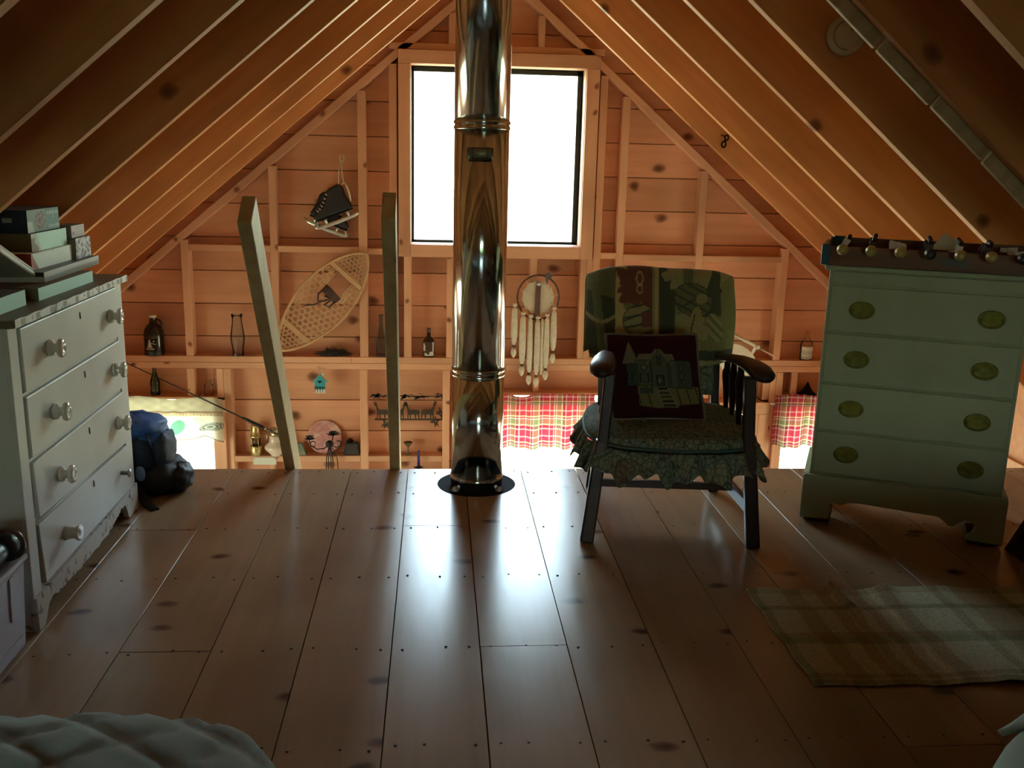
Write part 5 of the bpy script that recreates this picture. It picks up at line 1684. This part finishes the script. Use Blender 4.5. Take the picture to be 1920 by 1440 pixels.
# ---- things on the low ledge
LG_ = -0.7208
ml = thing('miners_lamp', 'small brass miners lamp on the low ledge left of the white crock', 'lamp', (-1.288, 6.655, LG_))
MB().lathe([(0.038, 0), (0.042, 0.003), (0.042, 0.05), (0.040, 0.056), (0.043, 0.060), (0.043, 0.068), (0.036, 0.07)], 28).build('base', M_brass, ml)
MB().lathe([(0.030, 0.07), (0.031, 0.10), (0.030, 0.135)], 24).build('glass', clear('lamp_glass', (0.5, 0.48, 0.42), 0.05, 0.3), ml)
for k in range(5):
    a = 2 * pi * k / 5 + 0.3
    MB().tube([(0.037 * cos(a), 0.037 * sin(a), 0.068), (0.037 * cos(a), 0.037 * sin(a), 0.138)], 0.0028, 6).build('pillar', M_brass, ml)
MB().lathe([(0.042, 0.136), (0.044, 0.139), (0.040, 0.146), (0.036, 0.15), (0.030, 0.205), (0.030, 0.21), (0.034, 0.212), (0.034, 0.22), (0.02, 0.226), (1e-6, 0.228)], 28).build('bonnet', M_brass, ml)
MB().tube([(0.03 * cos(a), 0, 0.222 + 0.022 * sin(a)) for a in [pi * i / 10 for i in range(11)]], 0.002, 5).build('carry_loop', M_brass, ml)
ck = thing('oil_lamp', 'white china oil lamp with a brass collar on the ledge behind the ladder', 'lamp', (-1.145, 6.63, LG_))
MB().lathe([(0.030, 0), (0.034, 0.003), (0.05, 0.025), (0.076, 0.055), (0.080, 0.065), (0.072, 0.082), (0.050, 0.10), (0.045, 0.12), (0.044, 0.15), (0.04, 0.155)], 36).build('bowl', plain('white_china', (0.60, 0.50, 0.40), 0.25, coat=0.4), ck)
MB().lathe([(0.036, 0.155), (0.038, 0.16), (0.038, 0.175), (0.034, 0.18)], 24).build('collar', M_brass, ck)
MB().lathe([(0.040, 0.181), (0.043, 0.184), (0.043, 0.198), (0.03, 0.204), (1e-6, 0.206)], 24).build('cap', plain('china_cap', (0.52, 0.42, 0.32), 0.3), ck)
MB().tube([(-0.044, 0, 0.165), (-0.058, 0, 0.155), (-0.06, 0, 0.125), (-0.05, 0, 0.105)], 0.003, 6).build('wire_bail', M_grey, ck)
solo(MB().hexa([(-0.045, -0.03, 0), (0.045, -0.03, 0), (0.045, 0.03, 0), (-0.045, 0.03, 0)], [(-0.025, -0.012, 0.085), (0.012, -0.012, 0.085), (0.012, 0.012, 0.085), (-0.025, 0.012, 0.085)]), 'stone_wedge', plain('green_stone', (0.20, 0.25, 0.18), 0.6, noise=0.35, nscale=20), 'pale green wedge of stone on the ledge right of the ladder', 'stone', (-0.975, 6.66, LG_), bevel=0.004)
m, t, b = base('pink_marble')
tc = N(t, 'ShaderNodeTexCoord')
nz = N(t, 'ShaderNodeTexNoise')
nz.inputs['Scale'].default_value = 14
nz.inputs['Detail'].default_value = 6
nz.inputs['Distortion'].default_value = 1.2
t.links.new(tc.outputs['Object'], nz.inputs['Vector'])
rm = ramp(t, [(0.3, (0.42, 0.20, 0.19)), (0.48, (0.58, 0.26, 0.25)), (0.6, (0.66, 0.44, 0.40)), (0.72, (0.72, 0.60, 0.54))])
t.links.new(nz.outputs[0], rm.inputs[0])
t.links.new(rm.outputs[0], b.inputs['Base Color'])
b.inputs['Roughness'].default_value = 0.35
mb = MB().lathe([(0.118, 0.008), (0.124, 0.004), (0.124, -0.002), (0.115, -0.006), (0.08, -0.004), (1e-6, -0.003)], 48, (0, 0, 0.124), 'y')
solo(mb, 'round_plaque', m, 'round pink mottled plaque leaning on the ledge behind the iron candelabra', 'plaque', (-0.802, 6.672, LG_), rot=(radians(-9), 0, 0))
st_ = thing('stone_house', 'dark grey stone ornament on the ledge right of the pink plaque', 'ornament', (-0.607, 6.66, LG_))
MB().hexa([(-0.062, -0.03, 0), (0.062, -0.03, 0), (0.062, 0.03, 0), (-0.062, 0.03, 0)], [(-0.045, -0.02, 0.092), (0.05, -0.02, 0.092), (0.05, 0.02, 0.092), (-0.045, 0.02, 0.092)]).build('block', plain('slate', (0.055, 0.05, 0.045), 0.8, noise=0.4, nscale=30, bmp=0.4), st_, bevel=0.012)


def flower(mb, c, r_, n=7, lift=0.35):
    for k in range(n):
        a = 2 * pi * k / n
        x, y = cos(a), sin(a)
        o = [Vector((c[0], c[1], c[2])), Vector((c[0] + r_ * 0.6 * cos(a - 0.35), c[1] + r_ * 0.6 * sin(a - 0.35), c[2] + r_ * lift * 0.5)), Vector((c[0] + r_ * x, c[1] + r_ * y, c[2] + r_ * lift)), Vector((c[0] + r_ * 0.6 * cos(a + 0.35), c[1] + r_ * 0.6 * sin(a + 0.35), c[2] + r_ * lift * 0.5))]
        d_ = Vector((0, 0, -0.004))
        mb.hexa([q + d_ for q in o], o)
    return mb


flower(flower(MB(), (-0.01, -0.01, 0.096), 0.034, 7, 0.4), (-0.01, -0.01, 0.106), 0.022, 6, 0.9).ball((-0.01, -0.01, 0.118), 0.007, 8, 6).build('flower', M_black, st_)
cd = thing('candelabra', 'black wrought iron candelabra with flower cups in front of the pink plaque', 'candelabra', (-0.755, 6.585, -0.64))
M_iron = plain('wrought_iron', (0.014, 0.011, 0.010), 0.5, 0.3)
mb = MB()
for k, (dx, dy) in enumerate(((-0.03, 0), (-0.012, -0.02), (0.008, -0.022), (0.022, -0.012), (0.055, 0))):
    mb.tube([(0.0, 0, 0.02), (dx * 0.5, dy * 0.6, -0.03), (dx * 0.9, dy, -0.09), (dx, dy, -0.20), (dx * 1.2, dy, -0.42)], 0.0038, 6)
mb.build('stem', M_iron, cd)
MB().ball((-0.002, -0.005, 0.022), (0.03, 0.02, 0.028), 14, 10).build('hub', M_iron, cd)
for nm, arm_, cup in (('arm', [(0, 0, 0.02), (-0.04, -0.01, -0.01), (-0.09, -0.015, -0.015), (-0.135, -0.015, 0.015), (-0.145, -0.015, 0.05)], (-0.140, -0.015, 0.062)),
                      ('arm', [(0, 0, 0.02), (0.02, -0.02, 0.06), (0.03, -0.02, 0.10)], (0.028, -0.02, 0.098)),
                      ('arm', [(0, 0, 0.02), (0.04, 0.0, -0.005), (0.075, -0.01, 0.01), (0.078, -0.012, 0.045), (0.05, -0.015, 0.05)], None)):
    a = MB().tube(arm_, 0.0045, 6).build(nm, M_iron, cd)
    if cup:
        flower(flower(MB(), cup, 0.052 if cup[0] > 0 else 0.04, 8, 0.15), (cup[0], cup[1], cup[2] + 0.012), 0.03, 7, 0.4).lathe([(0.012, 0), (0.015, 0.02), (0.014, 0.022)], 12, cup).build('flower_cup', M_iron, a)
MB().tube([(-0.118 + 0.022 * cos(q) * (1 - 0.05 * q), -0.016, 0.022 + 0.024 * sin(q) * (1 - 0.05 * q)) for q in [0.3 + i * 0.38 for i in range(16)]], 0.004, 6).build('scroll', M_iron, cd)
MB().tube([(0.0, 0.0, 0.0), (0.0, 0.03, -0.02), (0.0, 0.038, -0.09)], 0.003, 5).build('wall_hook', M_iron, cd)
bc = thing('blue_candle', 'dark blue taper candle in an iron cup below the ledge', 'candle', (-0.121, 6.59, -0.80))
MB().lathe([(0.011, 0.0), (0.0105, 0.12), (0.009, 0.128), (1e-6, 0.13)], 16).build('taper', plain('blue_wax', (0.015, 0.02, 0.16), 0.25, coat=0.5), bc)
flower(MB(), (0, 0, 0.0), 0.038, 7, 0.12).lathe([(0.014, -0.004), (0.014, 0.012), (0.0125, 0.012)], 14).build('drip_cup', M_iron, bc)
MB().tube([(0, 0, 0.0), (0, 0, -0.12), (0.0, 0.031, -0.16), (0.0, 0.032, 0.036)], 0.004, 6).build('bracket', M_iron, bc)
gb2 = thing('small_goblet', 'small dull metal goblet on the ledge right of the right ladder rail', 'goblet', (-0.20, 6.665, LG_))
MB().lathe([(0.026, 0), (0.027, 0.004), (0.008, 0.012), (0.006, 0.04), (0.008, 0.055), (0.026, 0.075), (0.034, 0.090), (0.032, 0.091), (0.022, 0.078), (1e-6, 0.065)], 20).build('cup', plain('old_pewter', (0.16, 0.12, 0.07), 0.5, 0.5), gb2)
cdl = thing('note_card', 'small white card pinned to the low ledge under the brass lamp', 'card', (-1.224, 6.6165, -0.758), 0, rot=(0, radians(0.5), 0))
MB().box(-0.081, 0.081, -0.0014, 0.0, -0.027, 0.027).build('card', plain('white_card', (0.55, 0.54, 0.46), 0.7), cdl)
for s_ in (-1, 1):
    MB().ball((s_ * 0.074, -0.002, 0.018), 0.003, 8, 6).build('pin', M_black, cdl)

# ---- deer cut-out
dp = thing('deer_cutout', 'thin dark metal cutout of a row of deer under pine boughs on the gable', 'wall art', (-0.20, 6.66, -0.45))
M_cut = plain('rusty_sheet', (0.060, 0.042, 0.026), 0.7, noise=0.4, nscale=30)
DEER = [(-0.055, 0.10), (-0.062, 0.125), (-0.05, 0.118), (-0.046, 0.135), (-0.042, 0.118), (-0.036, 0.108), (-0.034, 0.085), (-0.02, 0.068), (0.03, 0.066), (0.045, 0.062), (0.05, 0.045), (0.046, 0.03), (0.048, 0.0), (0.040, 0.0), (0.038, 0.025), (0.026, 0.034), (0.022, 0.0), (0.014, 0.0), (0.014, 0.03), (-0.012, 0.03), (-0.014, 0.0), (-0.022, 0.0), (-0.022, 0.028), (-0.03, 0.028), (-0.032, 0.0), (-0.04, 0.0), (-0.038, 0.04), (-0.042, 0.075), (-0.046, 0.09)]
dme = None
for k, (x, f, sc_2) in enumerate(((-0.185, 1, 1.0), (-0.07, -1, 1.0), (0.035, 1, 1.0), (0.145, -1, 1.05))):
    pts = [(x + f * a * sc_2, b_ * sc_2) for a, b_ in DEER]
    MB().prism(pts if f < 0 else pts[::-1], -0.002, 0.002, 'y').build('deer', M_cut, dp)
MB().box(-0.24, 0.265, -0.002, 0.002, -0.012, -0.0005).build('ground_strip', M_cut, dp)
MB().box(-0.24, 0.265, -0.0035, -0.0022, 0.165, 0.172).build('top_strip', M_cut, dp)
rg = random.Random(8)
for x in (-0.20, -0.03, 0.10, 0.24):
    mb = MB()
    for k in range(9):
        a = rg.uniform(-1.2, 1.2)
        L = rg.uniform(0.03, 0.06)
        x0, z0 = x + rg.uniform(-0.03, 0.03), 0.168 + rg.uniform(-0.005, 0.02)
        s_ = rg.choice((-1, 1))
        mb.prism([(x0, z0 - 0.003), (x0 + s_ * L * cos(a * 0.4), z0 + L * 0.4 * sin(a) - 0.012), (x0 + s_ * L * 0.5, z0 + 0.006)][::s_], -0.0055, -0.0036, 'y')
    mb.build('bough', M_cut, dp)
for x, z0 in ((-0.16, -0.03), (0.20, -0.02), (0.235, 0.04)):
    mb = MB()
    for k in range(8):
        a = rg.uniform(0, 2 * pi)
        mb.prism([(x + 0.012 * cos(a + 1.2), z0 + 0.012 * sin(a + 1.2)), (x + 0.045 * cos(a), z0 + 0.05 * sin(a)), (x + 0.012 * cos(a - 1.2), z0 + 0.012 * sin(a - 1.2))][::-1], -0.0075 - 0.0002 * k, -0.0058, 'y')
    mb.build('leaf_spray', M_cut, dp)
for x in (-0.22, 0.245):
    MB().box(x - 0.004, x + 0.004, -0.0022, 0.0578, 0.150, 0.160).build('mount', M_cut, dp)

# ---- white paddle with a pole
pd = thing('white_paddle', 'white round ended paddle and slanting pole on the gable right of the chair', 'paddle', (2.24, 6.56, 0.01))
M_wp = plain('cream_enamel', (0.66, 0.60, 0.50), 0.5, noise=0.1, nscale=12)
pts = []
for i in range(48):
    a = 2 * pi * i / 48
    x, z_ = 0.165 * cos(a), 0.118 * sin(a)
    r0 = radians(-38)
    pts.append((-0.065 + x * cos(r0) + z_ * sin(r0) * -1, 0.0 + x * sin(r0) + z_ * cos(r0)))
MB().prism(pts, -0.012, 0.004, 'y').build('blade', M_wp, pd, bevel=0.004)
MB().bar((-0.11, -0.0135, 0.055), (0.03, -0.0135, -0.035), 0.012, 0.003, side=(0, 1, 0)).build('slot', M_dark, pd)
MB().tube([(-0.115, -0.02, 0.205), (0.074, -0.02, 0.112)], 0.012, 12).build('tube', M_wp, pd)
MB().tube([(0.074, -0.02, 0.112), (0.222, -0.02, 0.034)], 0.0065, 10).build('pole', plain('pinkish_rod', (0.58, 0.40, 0.34), 0.5), pd)
MB().bar((0.055, -0.016, 0.115), (0.035, -0.006, 0.065), 0.024, 0.012).build('bracket', M_wp, pd, bevel=0.002)
MB().lathe([(0.016, 0), (0.016, -0.003), (0.013, -0.004), (1e-6, -0.004)], 16, (0.068, -0.032, 0.115), 'y').build('end_cap', M_wp, pd)
MB().tube([(-0.05, -0.004, 0.04), (-0.05, 0.075, 0.06)], 0.004, 6).build('mount_peg', M_grey, pd)


# ---- window valances
def valance(name, label, x0, x1, zt, zg, zb, y, colf, nf, seed, mat, amp=0.016, hang=0.006):
    rg = random.Random(seed)
    ph = [rg.uniform(0, 6) for _ in range(6)]
    L = x1 - x0

    def gather(u):
        return 0.6 * sin(2 * pi * nf * u + ph[0] + 0.8 * sin(2 * pi * nf * 0.31 * u + ph[1])) + 0.4 * sin(2 * pi * nf * 1.7 * u + ph[2])

    def drop(u, w):
        g = gather(u)
        k = w ** 0.7
        return (x0 + L * u + 0.004 * sin(2 * pi * nf * u + ph[3]) * k, y - amp * g * (0.35 + 0.65 * k), zg + (zb(u) - zg) * w + hang * g * w)

    def head(u, w):
        g = gather(u * 1.0) * 0.7 + 0.5 * sin(2 * pi * nf * 2.3 * u + ph[4])
        return (x0 + L * u, y - 0.012 * g * (0.4 + abs(w - 0.3)) - 0.004, zg + (zt(u) - zg) * w + 0.005 * g * w)

    t_ = thing(name, label, 'valance', ((x0 + x1) / 2, y, zg), 0)
    o = Vector(t_.location)
    sh_ = lambda f: (lambda u, w: tuple(Vector(f(u, w)) - o))
    MB().grid(sh_(drop), 220, 70, col=lambda u, w: colf(u, w, 'drop')).build('drop', mat, t_)
    MB().grid(sh_(head), 220, 18, col=lambda u, w: colf(u, w, 'head')).build('ruffle_heading', mat, t_)
    MB().tube([(x0 - 0.02 - o.x, 0.024, 0.012), (x1 + 0.02 - o.x, 0.024, 0.012)], 0.0055, 8).build('curtain_rod', M_white, t_)
    for x in (x0 - 0.012, x1 + 0.012):
        MB().bar((x - o.x, 0.024, 0.012), (x - o.x, YS - 0.001 - o.y if True else 0, 0.012), 0.008, 0.012, side=(1, 0, 0)).build('bracket', M_white, t_)
    return t_


def plaid(u, w, part, rep=5.2, off=0.0):
    R_, DR, YL, GN, PK = (0.40, 0.03, 0.05), (0.20, 0.02, 0.04), (0.62, 0.55, 0.30), (0.17, 0.16, 0.07), (0.62, 0.40, 0.38)
    x = (u * rep + off) % 1.0
    if part == 'head': w = 0.35 - 0.30 * w
    z_ = (w * 1.65 + 0.05) % 1.0

    def stripe(q):
        if q < 0.24: return 'R'
        if q < 0.29: return 'P'
        if q < 0.46: return 'R'
        if q < 0.50: return 'Y'
        if q < 0.56: return 'D'
        if q < 0.60: return 'P'
        if q < 0.80: return 'G'
        if q < 0.84: return 'Y'
        if q < 0.96: return 'D'
        return 'P'
    c = {'R': R_, 'P': PK, 'Y': YL, 'G': GN, 'D': DR}
    a, b_ = c[stripe(x)], c[stripe(z_)]
    q = tuple(0.5 * i + 0.5 * j for i, j in zip(a, b_))
    return tuple(i * 0.75 for i in q) if part == 'head' else q


M_plaid = printed('plaid_cotton', 0.9, 0.45, 0, 1)
wav = lambda b0, a: (lambda u: b0 + a * sin(u * 21 + 1) + a * 0.6 * sin(u * 47))
VG = 'red plaid valances'
v = valance('plaid_valance', 'red plaid valance on the window between the stove pipe and the chair', 0.27, 1.14, lambda u: -0.232 - 0.022 * (0.28 < u < 0.5) * sin((u - 0.28) / 0.22 * pi), -0.312, wav(-0.637, 0.010), 6.545, plaid, 9, 3, M_plaid)
v = valance('plaid_valance', 'red plaid valance on the window beside the green chest', 2.475, 3.30, lambda u: -0.236 + 0.01 * sin(u * 9), -0.318, wav(-0.628, 0.012), 6.545, lambda u, w, p_: plaid(u, w, p_, 4.6, 0.30), 7, 9, M_plaid)


def leafy(u, w, part):
    CR, BR, GRN_, DK = (0.60, 0.56, 0.43), (0.22, 0.11, 0.07), (0.24, 0.36, 0.25), (0.13, 0.14, 0.11)
    if part == 'head':
        if w < 0.14: return BR if w > 0.08 else (0.42, 0.33, 0.22)
        n_ = 0.92 + 0.08 * sin(u * 60) * sin(w * 12)
        return tuple(q * n_ for q in (0.50, 0.46, 0.35))
    if w < 0.10: return (0.36, 0.27, 0.18) if sin(u * 300) > 0 else (0.48, 0.38, 0.26)
    if w > 0.955: return (0.28, 0.20, 0.15)
    xx, zz = u * 1.0, w
    for cx, cz, a, b_, ro, cc in ((0.30, 0.52, 0.055, 0.13, 0.5, DK), (0.46, 0.50, 0.075, 0.20, -0.2, GRN_), (0.60, 0.40, 0.05, 0.22, 0.3, GRN_), (0.72, 0.50, 0.05, 0.22, 0.1, (0.12, 0.28, 0.18)), (0.93, 0.52, 0.055, 0.20, 0.6, DK), (0.10, 0.42, 0.05, 0.16, -0.5, GRN_), (0.86, 0.35, 0.03, 0.14, -0.4, GRN_)):
        q = ell(xx, zz * 0.5, cx, cz * 0.5, a, b_ * 0.6, ro)
        if q < 1:
            if cc is DK and sin(q * 18 + xx * 60) > 0.2: return (0.45, 0.45, 0.38)
            if cc is GRN_ and q < 0.75: return (0.52, 0.58, 0.42)
            return cc
    return CR


M_leafy = printed('leaf_cotton', 0.9, 0.5, 0, 1)
valance('leaf_valance', 'cream valance with leaf print and brown braid on the left window', -2.62, -1.488, lambda u: -0.262 - 0.018 * u + 0.010 * sin(u * 16), -0.388, lambda u: -0.575 + 0.022 * sin(u * 14 + 2.0) + 0.008 * sin(u * 37) - 0.012 * u, 6.55, leafy, 5, 5, M_leafy, 0.014, 0.004)
